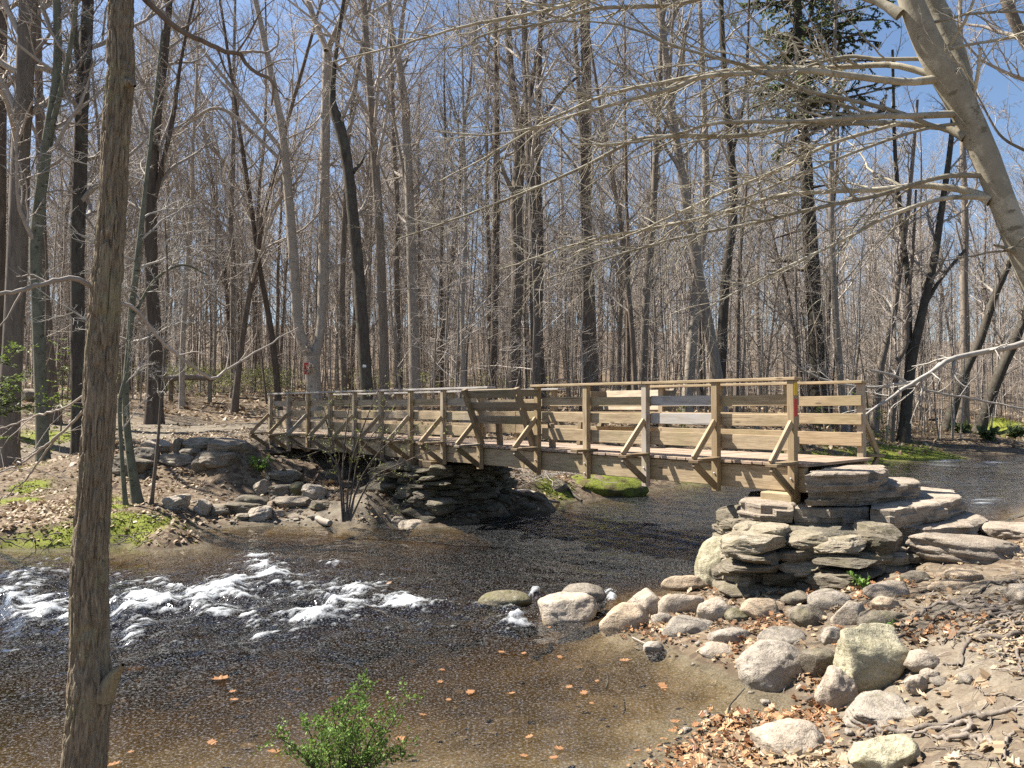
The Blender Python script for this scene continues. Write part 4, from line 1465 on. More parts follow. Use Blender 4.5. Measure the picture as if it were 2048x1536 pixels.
# loose-looking rounded stone in the top course and packing under the steps
mb = MB()
for (px, py, z, a, b_, c, sd) in ((1662, 972, 1.16, .24, .16, .11, 71), (1860, 1020, .78, .3, .2, .05, 75), (1830, 1068, .55, .4, .25, .06, 77), (1920, 1060, .56, .3, .25, .05, 76)):
    p = at_z(px, py, z)
    V, T = rock_verts(a, b_, c, sd, 'boulder' if sd == 71 else 'ashlar', 4)
    mb.add(V + p + np.array([0, b_ * 1.0, 0]), None, T, tint=.3 + (sd % 4) * .15)
link("packing_stones", mb.mesh("packing_stones", False, AORG), M['rock_wall'], ab)

# middle pier in the river
pr_c = br(8.0, .95, 0)[:2]
pier = empty("stone_pier", (pr_c[0], pr_c[1], 0), "dark dry-stone pier in the river carrying the middle of the bridge", "stone pier")
PORG = np.array([pr_c[0], pr_c[1], 0.0])
mb, core = MB(), MB()
pp = [br(8.7, -.42, 0)[:2], br(7.3, -.28, 0)[:2], br(7.2, 1.2, 0)[:2], br(7.5, 2.1, 0)[:2], br(8.7, 2.1, 0)[:2], br(9.1, .9, 0)[:2]]
masonry(mb, core, pp, -.3, 1.02, course=(.08, .17), length=(.3, .75), batter=.1, seed=9, prot=.09, sub=3)
for k, (s_, t_, z, a, b_, c) in enumerate(((8.75, -.55, .1, .5, .4, .2), (8.9, -.3, .35, .45, .35, .2), (9.1, -.1, .15, .5, .45, .25), (8.7, -.4, .55, .4, .35, .13), (9.2, .4, .2, .6, .5, .3), (8.85, -.1, .75, .4, .35, .12), (8.3, -.5, .08, .4, .35, .15))):
    V, T = rock_verts(a, b_, c, 300 + k, 'ashlar', 4)
    mb.add(V + br(s_, t_, z), None, T, tint=.4 + .1 * (k % 5))
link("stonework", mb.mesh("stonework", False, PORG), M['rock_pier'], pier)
link("core", core.mesh("core", True, PORG), M['mortar'], pier)

# left abutment
la_c = br(14.6, .9, 0)[:2]
lab_ = empty("stone_abutment", (la_c[0], la_c[1], .5), "low dark stone abutment in the shade under the bridge's left end", "stone abutment")
LORG = np.array([la_c[0], la_c[1], .5])
mb, core = MB(), MB()
pl = [br(15.3, -.35, 0)[:2], br(14.2, -.3, 0)[:2], br(14.1, 2.1, 0)[:2], br(15.3, 2.2, 0)[:2]]
masonry(mb, core, pl, .35, 1.05, course=(.12, .22), length=(.3, .6), batter=.05, seed=19, prot=.06, sub=3)
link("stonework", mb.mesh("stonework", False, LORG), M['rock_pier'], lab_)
link("core", core.mesh("core", True, LORG), M['mortar'], lab_)

# ------------------------------------------------------------------ trees
def poly_px(pts, Y, dy=None):
    """Pixels with widths -> points and radii; Y may drift along the line by dy."""
    n = len(pts)
    P, R = [], []
    for i, (x, y, w) in enumerate(pts):
        d = Y if dy is None else Y + dy * i / max(1, n - 1)
        P.append(at_y(x, y, d))
        R.append(w / 2 / FPX * d)
    return np.array(P), np.array(R)


def batch(P, R, K):
    """One line resampled to K points, as a batch of one."""
    C, r = resample(P, R, K)
    return C[None], r[None]


def add_tubes(mb, P, R, sides):
    V, q = tubes(P, R, sides)
    mb.add(V, q)


def crown_of(mb, parents, rng, spec):
    """Levels of branches; spec is a list of (n, t0, t1, ang, lens, K, rr, wig, up, sides, flat)."""
    P, R = parents
    for (n, t0, t1, ang, lens, K, rr, wig, up, sides, rmin, flat) in spec:
        P, R = grow(P, R, n, t0, t1, ang, lens, K, rr, wig, up, rng, rmin, .35, flat)
        add_tubes(mb, P, R, sides)
    return P, R


def forest_variant(seed, height, r0, clear, bark, twig, lean=.5, nl=22, fork=False, dense=1.0, upb=.10, lod=0):
    """Trunk mesh and crown mesh of one bare tree standing at the origin."""
    rng = np.random.default_rng(seed)
    K = 12
    z = np.linspace(0, height, K)
    wob = np.cumsum(rng.normal(size=(K, 2)) * .012 * height / K * 3, axis=0)
    pts = np.c_[wob + np.outer((z / height) ** 1.5, rng.normal(size=2) * lean), z]
    rad = r0 * (1 - .78 * (z / height) ** 1.1)
    V, q = trunk_tube(pts, rad, 10 if not lod else 5, 26 if not lod else 8, .05, seed, flare=.3)
    tb, cb = MB(), MB()
    tb.add(V, q)
    par = batch(pts, rad, 16)
    nn = int(nl * dense)
    P1, R1 = grow(*par, nn, clear, .98, (30, 62), ('rel', .30, .62), 8, .5, .13, upb, rng, .012, .25)
    add_tubes(cb, P1, R1, 5 if not lod else 3)
    if lod == 0:
        P2, R2 = grow(P1, R1, 8, .15, .98, (28, 60), ('rel', .52, .55), 6, .6, .16, .05, rng, .0075, .35)
        add_tubes(cb, P2, R2, 3)
        P3, R3 = grow(P2, R2, 6, .12, 1.0, (25, 60), ('rel', .5, .5), 4, .65, .2, .03, rng, .0055, .5)
        add_tubes(cb, P3, R3, 3)
        P4, R4 = grow(P3, R3, 2, .2, 1.0, (25, 60), ('rel', .55, .4), 3, .7, .2, .02, rng, .0045, .6)
        add_tubes(cb, P4, R4, 3)
    else:
        P2, R2 = grow(P1, R1, 6, .15, 1.0, (28, 60), ('rel', .52, .5), 4, .6, .16, .05, rng, .014, .4)
        add_tubes(cb, P2, R2, 3)
        P3, R3 = grow(P2, R2, 5, .1, 1.0, (25, 60), ('rel', .55, .4), 3, .65, .2, .03, rng, .011, .6)
        add_tubes(cb, P3, R3, 3)
    return tb, cb


def sapling_variant(seed, height, r0, lod=0):
    rng = np.random.default_rng(seed)
    K = 9
    z = np.linspace(0, height, K)
    pts = np.c_[np.cumsum(rng.normal(size=(K, 2)) * .05 * height / 5, axis=0) * .5, z]
    rad = r0 * (1 - .8 * z / height)
    tb, cb = MB(), MB()
    V, q = tubes(*batch(pts, rad, K), 5 if not lod else 3)
    tb.add(V, q)
    par = batch(pts, rad, 12)
    P1, R1 = grow(*par, 16 if not lod else 9, .22, .98, (45, 85), ('rel', .24, .5), 5, .5, .14, .04, rng, .006, .4)
    add_tubes(cb, P1, R1, 3)
    P2, R2 = grow(P1, R1, 5 if not lod else 3, .1, 1.0, (30, 60), ('rel', .5, .4), 4 if not lod else 3, .65, .2, .02, rng, .0045 if not lod else .007, .5)
    add_tubes(cb, P2, R2, 3)
    if not lod:
        P3, R3 = grow(P2, R2, 2, .2, 1.0, (30, 60), ('rel', .5, .4), 3, .7, .2, .02, rng, .004, .6)
        add_tubes(cb, P3, R3, 3)
    return tb, cb


def tree_from(name, tb, cb, bark, twig, loc, label, cat, group=None):
    t = empty(name, loc, label, cat, group)
    link("trunk", tb.mesh("trunk"), M[bark], t)
    link("crown", cb.mesh("crown"), M[twig], t)
    return t


def copy_tree(src, loc, rz, sc, label=None, group=None):
    r = src.copy()
    COL.objects.link(r)
    r.location = loc
    r.rotation_euler = (0, 0, rz)
    r.scale = sc
    if label:
        r["label"] = label
    if group:
        r["group"] = group
    for ch in list(src.children):
        c = ch.copy()
        COL.objects.link(c)
        c.parent = r
    return r


# ---- trees one can tell apart, each along its own line in the photograph
HEROES = []


def hero(name, label, Y, stems, bark, twig, seed, base=True, limbs=12, limb_t=(.35, .98), cat="tree", length=.22, dens=1.0, extra=None, furrow=0.0, sides=14, up=.08, group="trees across the river", rmin=.006, flare=.3, ang=(30, 65), ws=1.0):
    stems = [[(x, y, w * ws) for x, y, w in st] for st in stems]
    rng = np.random.default_rng(seed)
    tb, cb = MB(), MB()
    bx = stems[0][0]
    p0 = at_y(bx[0], bx[1], Y)
    gz = h1(p0[0], Y) - .08 if base else p0[2]
    org = np.array([p0[0], Y, gz])
    for k, st in enumerate(stems):
        P, R = poly_px(st, Y, dy=rng.uniform(-1.2, 1.2) * (Y / 25) if k else 0)
        if k:
            P = P - (P[0] - at_y(st[0][0], st[0][1], Y))
        if k == 0 and base:
            P[0] = [P[0][0], Y, gz]
        V, q = trunk_tube(P, R, sides, max(16, 5 * len(st)), .05, seed + k, flare=flare if k == 0 else 0, furrow=furrow)
        tb.add(V - org, q)
        par = batch(P, R, 16)
        n = max(3, int(limbs * (1 if k == 0 else .7)))
        L = np.linalg.norm(np.diff(P, axis=0), axis=1).sum()
        ln = ('abs', max(.8, length * L * .45), length * L * 1.1)
        P1, R1 = grow(*par, n, limb_t[0] if k == 0 else .15, limb_t[1], ang, ln, 8, .45, .13, up, rng, rmin * 1.6, .25)
        add_tubes(cb, P1 - org, R1, 5)
        P2, R2 = grow(P1, R1, max(3, int(7 * dens)), .12, .98, (28, 62), ('rel', .5, .5), 6, .6, .16, .03, rng, rmin, .35)
        add_tubes(cb, P2 - org, R2, 3)
        P3, R3 = grow(P2, R2, max(2, int(5 * dens)), .1, 1.0, (25, 60), ('rel', .5, .4), 4, .65, .2, .02, rng, rmin * .75, .5)
        add_tubes(cb, P3 - org, R3, 3)
        P4, R4 = grow(P3, R3, 2, .2, 1.0, (25, 60), ('rel', .5, .4), 3, .7, .2, .02, rng, rmin * .65, .6)
        add_tubes(cb, P4 - org, R4, 3)
    t = empty(name, tuple(org), label, cat, group)
    link("trunk", tb.mesh("trunk"), M[bark], t)
    link("crown", cb.mesh("crown"), M[twig], t)
    HEROES.append((org[0], Y))
    return t, org


hero("bare_tree", "tall thick grey trunk leaning at the left edge behind the pale green sprays", 20, [[(12, 945, 58), (25, 700, 50), (35, 500, 50), (42, 300, 47), (52, 100, 45), (60, -80, 42), (70, -400, 26)]], 'bark_grey', 'twig', 1, limbs=16, limb_t=(.45, .98), ws=0.74)
hero("bare_tree", "dark trunk cut by the photo's left edge behind the thick grey one", 23, [[(-12, 900, 40), (-4, 500, 34), (2, 0, 28), (6, -300, 20)]], 'bark_brown', 'twig_brown', 2, limbs=8, ws=0.8)
hero("bare_tree", "slim grey tree with a bend and a fork just right of the thick left trunk", 19, [[(88, 880, 24), (76, 640, 21), (72, 480, 22), (95, 280, 20), (115, 130, 16), (112, -60, 14), (118, -300, 8)], [(92, 300, 12), (140, 100, 9), (160, -80, 7)]], 'bark_green', 'twig', 3, limbs=12)
hero("bare_tree", "dark straight trunk just left of the furrowed foreground trunk", 20.5, [[(156, 925, 26), (156, 700, 25), (155, 500, 26), (160, 330, 26), (165, 180, 25), (172, 80, 24), (178, -50, 20), (185, -300, 14)], [(165, 200, 12), (150, 60, 10), (146, -60, 9)]], 'bark_dark', 'twig', 4, limbs=14, furrow=.01)
hero("bare_tree", "brown leaning trunk behind the slim bent tree on the left", 26, [[(108, 800, 32), (95, 680, 27), (84, 500, 24), (80, 300, 20), (74, 0, 16), (70, -250, 10)]], 'bark_brown', 'twig_brown', 5, limbs=10, ws=0.8)
hero("bare_tree", "brown trunk behind the greenish saplings standing at the edge of the path", 27, [[(308, 805, 38), (310, 700, 33), (303, 560, 30), (302, 400, 26), (312, 250, 22), (330, 100, 18), (342, -60, 14), (350, -250, 8)], [(304, 420, 12), (345, 240, 10), (362, 120, 8), (400, -60, 6)]], 'bark_brown', 'twig', 6, limbs=14, ws=0.84)
fk, fo_ = hero("bare_tree", "pale beech forked low like a tuning fork with a red tag on its trunk", 31, [
    [(630, 805, 40), (626, 760, 36), (624, 712, 36)],
    [(622, 718, 27), (598, 660, 24), (590, 560, 24), (578, 400, 22), (562, 250, 18), (524, 60, 14), (500, -60, 12), (480, -250, 8)],
    [(628, 718, 27), (641, 660, 22), (646, 560, 24), (649, 400, 24), (651, 250, 24), (655, 90, 22)],
    [(653, 100, 16), (622, 20, 14), (600, -60, 12), (580, -220, 7)],
    [(655, 100, 16), (688, 20, 13), (704, -60, 11), (720, -200, 6)],
    [(570, 308, 11), (480, 195, 9), (330, 5, 7), (280, -60, 5)],
    [(560, 318, 9), (450, 220, 8), (385, 240, 6), (325, 300, 4)]], 'bark_pale', 'twig', 7, limbs=6, length=.16, ws=0.82)
mb = MB()
c = at_y(617, 737, 31)
beam(mb, c + np.array([0, -.33, -.24]), c + np.array([0, -.33, .22]), .16, .02, up=(0, 1, 0), ch=.004)
link("trail_tag", mb.mesh("trail_tag", False, fo_), M['red'], fk)["label"] = "red trail tag"
dk, do_ = hero("bare_tree", "dark crooked tree with a snapped shaggy top and a white trail blaze", 28, [[(738, 800, 27), (728, 700, 25), (718, 560, 24), (706, 430, 23), (692, 310, 22), (674, 235, 22), (665, 205, 15), (670, 120, 9), (688, 0, 8), (700, -60, 7), (715, -200, 4)],
                                                                                                               [(706, 345, 9), (722, 325, 6), (733, 302, 4)]], 'bark_dark', 'twig', 8, limbs=7, length=.12, furrow=.012)
mb = MB()
c = at_y(732, 733, 28)
beam(mb, c + np.array([0, -.27, -.045]), c + np.array([0, -.27, .045]), .12, .02, up=(0, 1, 0), ch=.004)
link("trail_blaze", mb.mesh("trail_blaze", False, do_), M['white'], dk)["label"] = "white trail blaze"
hero("bare_tree", "pale straight beech behind the left bench forking high up", 34, [[(832, 800, 32), (826, 600, 30), (820, 430, 27), (815, 300, 24), (806, 180, 22), (795, 110, 20)], [(794, 118, 13), (777, 10, 11), (774, -90, 9), (765, -250, 6)], [(796, 118, 15), (806, 30, 12), (816, -60, 10), (824, -250, 7)],
     [(820, 420, 10), (780, 210, 8), (742, 160, 5)]], 'bark_pale', 'twig', 9, limbs=10, length=.15, ws=0.7)
hero("bare_tree", "thick dark trunk behind the bench dividing into three steep limbs", 34, [[(1028, 805, 38), (1030, 650, 34), (1035, 540, 34), (1032, 420, 34), (1038, 330, 32), (1036, 250, 26), (1022, 150, 20), (1015, 0, 16), (1010, -200, 10)],
     [(1040, 310, 18), (1058, 200, 15), (1080, 80, 12), (1096, -60, 9)], [(1046, 330, 15), (1075, 260, 12), (1118, 190, 9), (1170, 140, 6)]], 'bark_grey', 'twig', 10, limbs=10, length=.16, ws=0.74)
hero("bare_tree", "dead straight branchless trunk rising behind the middle of the right railing", 33, [[(1172, 820, 30), (1175, 600, 27), (1172, 400, 27), (1173, 200, 26), (1170, 0, 24), (1170, -300, 18)]], 'bark_brown', 'twig', 11, limbs=5, limb_t=(.6, .98), length=.1, ws=0.78)
hero("bare_tree", "narrow straight trunk left of the thick three-limbed one", 38, [[(985, 800, 14), (992, 500, 14), (993, 300, 13), (992, 0, 10), (990, -300, 6)]], 'bark_brown', 'twig', 12, limbs=14, length=.13)
hero("bare_tree", "dark trunk behind the right railing next to a paler leaning trunk", 33, [[(1438, 820, 28), (1447, 620, 26), (1455, 520, 24), (1468, 400, 22), (1452, 200, 17), (1442, 0, 14), (1440, -300, 8)], [(1460, 330, 10), (1490, 180, 8), (1500, -50, 6)]], 'bark_dark', 'twig', 13, limbs=12, length=.15, ws=0.74)
hero("bare_tree", "paler trunk leaning right beside the dark one behind the railing", 36, [[(1372, 815, 27), (1388, 640, 25), (1398, 520, 22), (1412, 400, 18), (1408, 200, 14), (1400, 0, 10), (1398, -250, 6)]], 'bark_pale', 'twig', 14, limbs=12, length=.14, ws=0.82)
hero("bare_tree", "medium grey trunk behind the right railing leaning slightly right", 35, [[(1284, 815, 19), (1292, 600, 18), (1305, 450, 16), (1312, 300, 14), (1320, 150, 13), (1328, -50, 11), (1335, -300, 6)], [(1310, 320, 9), (1345, 200, 7), (1372, 40, 6)]], 'bark_grey', 'twig', 15, limbs=14, length=.14, ws=0.85)
hero("bare_tree", "pale slender trunk standing just right of the hemlock", 37, [[(1690, 830, 15), (1672, 640, 13), (1662, 400, 11), (1668, 200, 8), (1672, -80, 5)]], 'bark_pale', 'twig', 16, limbs=12, length=.14)
hero("bare_tree", "dark multi-stemmed tree on the mossy point of the far bank", 38.5, [[(1806, 882, 27), (1818, 760, 25), (1832, 680, 22), (1850, 600, 20), (1868, 520, 18), (1886, 400, 15), (1902, 280, 12), (1915, 100, 8)], [(1815, 800, 18), (1818, 690, 16), (1815, 560, 14), (1802, 440, 12), (1790, 300, 9), (1785, 100, 6)],
     [(1845, 620, 11), (1880, 560, 9), (1930, 500, 7)]], 'bark_dark', 'twig', 17, limbs=10, length=.15, ws=0.8)
hero("bare_tree", "thin crooked tree left of the multi-stemmed one on the far bank", 38, [[(1780, 888, 13), (1791, 760, 11), (1796, 722, 10), (1812, 690, 9), (1815, 620, 8), (1826, 500, 6), (1832, 380, 4)]], 'bark_brown', 'twig', 18, limbs=8, length=.12)
hero("bare_tree", "dark tree leaning right over the upstream bend, the left one of two", 47, [[(1884, 858, 26), (1925, 755, 21), (1960, 680, 19), (1990, 590, 17), (2020, 520, 14), (2060, 400, 11), (2090, 250, 7)]], 'bark_dark', 'twig', 19, limbs=10, length=.16, ws=0.85)
hero("bare_tree", "dark leaning tree at the photo's right edge close to the upstream water", 46, [[(1950, 866, 28), (1990, 770, 24), (2030, 680, 21), (2080, 560, 17), (2130, 420, 12)]], 'bark_dark', 'twig', 20, limbs=8, length=.16, ws=0.85)
hero("bare_tree", "straight grey trunk with a flared foot between the two leaning trees", 52, [[(1924, 850, 30), (1930, 700, 22), (1928, 560, 19), (1930, 450, 17), (1926, 300, 14), (1920, 0, 9)]], 'bark_grey', 'twig', 21, limbs=12, length=.14, ws=0.8)
hero("bare_tree", "grey tree leaning right behind the end of the railing", 40, [[(1746, 850, 20), (1762, 730, 17), (1785, 640, 15), (1802, 520, 12), (1818, 400, 10), (1835, 200, 6)]], 'bark_grey', 'twig', 22, limbs=10, length=.15, ws=0.85)
hero("bare_tree", "slim trunk standing between the forked beech and the dark crooked tree", 36, [[(690, 800, 13), (684, 600, 12), (690, 420, 11), (700, 250, 9), (730, 60, 7), (760, -80, 5)]], 'bark_grey', 'twig', 23, limbs=12, length=.15)
hero("bare_tree", "thin leaning trunk between the path's rail log and the forked beech", 33, [[(560, 800, 13), (545, 680, 12), (520, 540, 10), (500, 400, 9), (470, 200, 7), (440, 0, 5)]], 'bark_brown', 'twig', 24, limbs=12, length=.15)
hero("bare_tree", "dark slim trunk right of the thick three-limbed tree", 36, [[(1086, 805, 17), (1078, 640, 15), (1080, 480, 14), (1075, 300, 12), (1080, 100, 10), (1082, -150, 7)]], 'bark_brown', 'twig', 25, limbs=12, length=.14)
SAP = "saplings on the left mossy hummock"
hero("sapling", "greenish sapling with dark blotches, the thickest rooted on the mossy hummock", 14.6, [[(276, 1022, 22), (259, 900, 15), (251, 800, 13), (258, 690, 12), (265, 600, 13), (275, 520, 12), (288, 400, 9), (305, 250, 7), (325, 60, 5)], [(262, 640, 7), (310, 560, 6), (365, 530, 5), (415, 550, 3)]], 'bark_green', 'twig_pale', 31, limbs=16, limb_t=(.3, .98), cat="sapling", group=SAP, length=.2, up=.0, rmin=.0028, ang=(45, 80))
hero("sapling", "thin grey stem left of the blotched sapling on the mossy hummock", 14.3, [[(251, 1052, 10), (243, 900, 8), (240, 800, 8), (256, 730, 5), (262, 600, 4)]], 'bark_green', 'twig_pale', 32, limbs=6, cat="sapling", group=SAP, length=.15, rmin=.0025)
hero("sapling", "thin brown stem right of the blotched sapling", 14.6, [[(302, 1028, 8), (315, 890, 6), (322, 800, 5), (330, 700, 5), (335, 560, 4), (330, 440, 3)]], 'bark_brown', 'twig_pale', 33, limbs=9, cat="sapling", group=SAP, length=.28, up=-.02, rmin=.0025, ang=(45, 85))

# ---- the furrowed foreground trunk on the near bank
rng = np.random.default_rng(77)
fgY = 3.7
fp = [(176, 1680, 112), (170, 1600, 94), (169, 1536, 84), (174, 1450, 82), (181, 1375, 84), (180, 1300, 74), (178, 1150, 70), (187, 1000, 64), (194, 900, 62), (201, 750, 62), (211, 600, 60), (219, 500, 57), (226, 400, 52), (233, 250, 52),
      (241, 150, 53), (241, 60, 48), (243, -40, 46), (246, -300, 42), (250, -700, 34), (246, -1300, 20), (240, -1900, 8)]
P, R = poly_px(fp, fgY)
FO = np.array([P[0][0], fgY, h1(P[0][0], fgY) - .05])
P[0][2] = FO[2]
V, q = trunk_tube(P, R * .95, 170, 800, .03, 5, furrow=.013, ffreq=(58, 6.0), flare=.02)
tb, cb = MB(), MB()
tb.add(V - FO, q)
fg = empty("foreground_tree", tuple(FO), "slender foreground tree with deeply furrowed brown bark rising past the left of the frame", "tree")
link("trunk", tb.mesh("trunk"), M['bark_furrowed'], fg)


def stick(px, Y0, Y1, K=24, wob=.006):
    n = len(px)
    Pp, Rr = [], []
    for i, (x, y, w) in enumerate(px):
        d = Y0 + (Y1 - Y0) * i / max(1, n - 1)
        Pp.append(at_y(x, y, d))
        Rr.append(w / 2 / FPX * d)
    C, r = resample(np.array(Pp), np.array(Rr), K)
    C = C + rng.normal(size=C.shape) * wob * np.linspace(0, 1, K)[:, None]
    return C[None], r[None]


for px, d0, d1, nm in (([(205, 1392, 46), (228, 1352, 26), (240, 1338, 13), (247, 1330, 6)], 3.68, 3.6, 0), ([(250, 168, 26), (264, 166, 16), (270, 172, 6)], 3.68, 3.64, 0)):
    p_ = stick(px, d0, d1, 14, .002)
    V, q = tubes(*p_, 14)
    stub = MB()
    stub.add(V - FO, q)
    link("branch_stub", stub.mesh("branch_stub"), M['bark_furrowed'], fg)
for px, d0, d1, tw in (([(180, 572, 11), (160, 560, 11), (135, 557, 10), (100, 564, 9), (60, 575, 9), (20, 586, 8), (-60, 596, 7)], 3.65, 3.4, 3),
                       ([(234, 607, 10), (270, 618, 8), (330, 690, 7), (390, 735, 6), (424, 757, 6), (470, 730, 4), (540, 690, 3), (600, 656, 2)], 3.7, 4.6, 4),
                       ([(260, -40, 15), (300, 8, 13), (345, 50, 12), (395, 78, 11), (440, 98, 10), (475, 108, 9), (505, 140, 8), (545, 165, 7), (540, 205, 4), (536, 215, 3)], 3.75, 4.1, 5),
                       ([(470, 107, 7), (500, 103, 6), (535, 104, 5), (556, 84, 4), (548, 62, 3), (516, 28, 2)], 4.0, 4.1, 3),
                       ([(168, 790, 5), (130, 815, 4), (80, 830, 4), (30, 848, 3), (-20, 862, 2)], 3.7, 3.9, 5),
                       ([(166, 822, 6), (140, 850, 5), (100, 885, 5), (50, 920, 4), (0, 946, 3)], 3.7, 4.0, 4),
                       ([(120, 868, 4), (90, 905, 4), (50, 962, 3), (0, 1000, 2)], 3.85, 4.0, 3)):
    mb = MB()
    p_ = stick(px, d0, d1, 26)
    V, q = tubes(*p_, 8)
    mb.add(V - FO, q)
    P1, R1 = grow(*p_, tw, .25, .98, (30, 70), ('abs', .12, .45), 7, .55, .2, .02, rng, .0014, .4)
    V, q = tubes(P1, R1, 4)
    mb.add(V - FO, q)
    P2, R2 = grow(P1, R1, 3, .2, .98, (30, 60), ('abs', .04, .14), 4, .7, .2, .0, rng, .001, .5)
    V, q = tubes(P2, R2, 3)
    mb.add(V - FO, q)
    link("branch", mb.mesh("branch"), M['bark_brown'] if px[0][0] == 260 else M['twig'], fg)

# ---- the leaning beech on the right with its long sunlit limbs
rng = np.random.default_rng(99)
bY = 7.0
bp_ = [(2290, 1110, 76), (2232, 970, 60), (2150, 760, 54), (2090, 615, 51), (2047, 513, 49), (2020, 444, 48), (1994, 376, 48), (1968, 308, 50), (1938, 239, 51), (1904, 171, 55), (1864, 102, 53), (1834, 34, 47), (1812, -30, 42), (1770, -180, 36), (1720, -420, 28), (1660, -760, 18), (1610, -1100, 8)]
P, R = poly_px(bp_, bY)
BOg = np.array([P[0][0], bY, h1(P[0][0], bY) - .1])
P[0][2] = BOg[2]
tb = MB()
V, q = trunk_tube(P, R, 40, 160, .045, 21, flare=.2)
tb.add(V - BOg, q)
P2_, R2_ = poly_px([(1936, 205, 34), (1912, 120, 42), (1882, 36, 39), (1856, -20, 36), (1830, -120, 30), (1800, -350, 22), (1780, -700, 10)], bY + .2)
P2_[0] = at_y(1940, 222, bY + .03)
V, q = trunk_tube(P2_, R2_, 28, 70, .05, 23, flare=0)
tb.add(V - BOg, q)
beech = empty("leaning_beech", tuple(BOg), "smooth-barked beech leaning in from the right with long bare limbs reaching across the river", "tree")
link("trunk", tb.mesh("trunk"), M['bark_beech'], beech)
LIMBS = [
    ([(1800, 30, 26), (1765, 8, 18), (1724, -6, 14), (1640, -30, 11), (1500, -45, 8), (1330, -40, 5)], .3),
    ([(1868, 120, 9), (1842, 118, 9), (1758, 118, 8), (1707, 113, 8), (1655, 120, 7), (1604, 137, 6), (1500, 172, 5), (1400, 215, 3)], .6),
    ([(1892, 164, 20), (1854, 147, 15), (1785, 130, 13), (1724, 132, 12), (1621, 137, 11), (1553, 135, 11), (1485, 137, 10), (1348, 161, 9), (1220, 188, 7), (1104, 236, 6), (1063, 260, 5), (960, 320, 4), (880, 362, 3)], 1.6),
    ([(1874, 158, 20), (1820, 164, 16), (1758, 159, 15), (1690, 150, 14), (1621, 142, 13), (1553, 145, 12), (1485, 147, 11), (1400, 155, 10), (1340, 178, 9), (1241, 205, 8), (1138, 232, 7), (1070, 256, 6), (968, 270, 4), (865, 263, 3)], .2),
    ([(1930, 275, 22), (1895, 257, 15), (1860, 253, 13), (1775, 246, 13), (1724, 246, 12), (1649, 246, 12), (1587, 253, 11), (1519, 267, 11), (1450, 273, 10), (1348, 272, 10), (1275, 279, 9), (1241, 294, 8), (1172, 331, 7), (1070, 376, 6), (968, 417, 5), (865, 454, 4), (797, 478, 3)], 1.2),
    ([(1906, 228, 16), (1826, 232, 13), (1758, 232, 12), (1690, 237, 11), (1587, 243, 9), (1485, 243, 8), (1416, 249, 7), (1348, 270, 6), (1260, 285, 5), (1150, 290, 3)], -.2),
    ([(1890, 258, 10), (1860, 250, 10), (1809, 229, 10), (1724, 205, 9), (1628, 185, 8), (1553, 157, 7), (1485, 130, 7), (1348, 92, 6), (1275, 61, 5), (1190, 43, 4), (1087, 44, 3)], -.1),
    ([(1800, 246, 8), (1655, 290, 8), (1553, 342, 7), (1450, 383, 6), (1348, 430, 5), (1260, 470, 4), (1150, 505, 3)], .8),
    ([(1935, 245, 8), (1862, 255, 7), (1775, 280, 7), (1655, 325, 6), (1553, 369, 5), (1440, 420, 4), (1350, 470, 3)], 0.),
    ([(1982, 402, 26), (1935, 382, 16), (1843, 371, 13), (1758, 379, 12), (1655, 383, 10), (1553, 393, 9), (1450, 424, 8), (1348, 448, 7), (1241, 468, 6), (1138, 492, 4), (1000, 540, 3)], 1.0),
    ([(1965, 350, 14), (1895, 352, 11), (1826, 369, 10), (1758, 390, 10), (1673, 407, 9), (1587, 427, 8), (1485, 451, 7), (1348, 478, 6), (1200, 522, 4), (1090, 560, 3)], .3),
    ([(1978, 394, 14), (1895, 396, 10), (1826, 414, 9), (1758, 441, 8), (1690, 478, 7), (1604, 519, 6), (1480, 580, 4), (1390, 630, 3)], .1),
    ([(1700, -60, 14), (1500, -38, 11), (1360, 8, 9), (1190, 17, 8), (1104, 44, 6), (980, 66, 5), (900, 110, 3)], .5),
    ([(1650, -80, 14), (1420, -50, 11), (1250, -20, 9), (1162, 3, 8), (1063, 27, 8), (933, 51, 6), (831, 82, 5), (740, 105, 4), (660, 123, 3)], .9),
    ([(1893, 100, 9), (1912, 70, 8), (1929, 44, 7), (1951, -10, 6), (1965, -60, 5)], -.3),
    ([(1893, 100, 8), (1925, 92, 7), (1963, 85, 6), (2060, 70, 5), (2160, 50, 3)], -.3),
    ([(1862, 46, 7), (1905, 36, 6), (1946, 27, 6), (2048, 24, 5), (2140, 40, 3)], -.4),
    ([(1945, 195, 10), (1955, 150, 8), (1960, 95, 5)], -.2),
    ([(2040, 508, 14), (2005, 494, 7), (1988, 490, 3)], -.2),
]
for k, (px, dd) in enumerate(LIMBS):
    mb = MB()
    px = [(x, y, w * .92) for x, y, w in px]
    p_ = stick(px, bY, bY + dd * 1.2, 46, .004)
    V, q = tubes(*p_, 10)
    mb.add(V - BOg, q)
    L = abs(px[0][0] - px[-1][0]) / 100.
    n1 = int(L * 2.3) + 2
    P1, R1 = grow(*p_, n1, .14, .97, (22, 50), ('abs', .28, 1.2), 10, .5, .12, .015, rng, .0019, .3, .2)
    V, q = tubes(P1, R1, 5)
    mb.add(V - BOg, q)
    P2, R2 = grow(P1, R1, 6, .1, .98, (28, 58), ('abs', .1, .42), 6, .6, .15, .01, rng, .0013, .5, .2)
    V, q = tubes(P2, R2, 3)
    mb.add(V - BOg, q)
    P3, R3 = grow(P2, R2, 3, .1, 1.0, (28, 60), ('abs', .03, .12), 4, .7, .2, .01, rng, .0011, .6, .2)
    V, q = tubes(P3, R3, 3)
    mb.add(V - BOg, q)
    link("limb", mb.mesh("limb"), M['bark_beech'], beech)

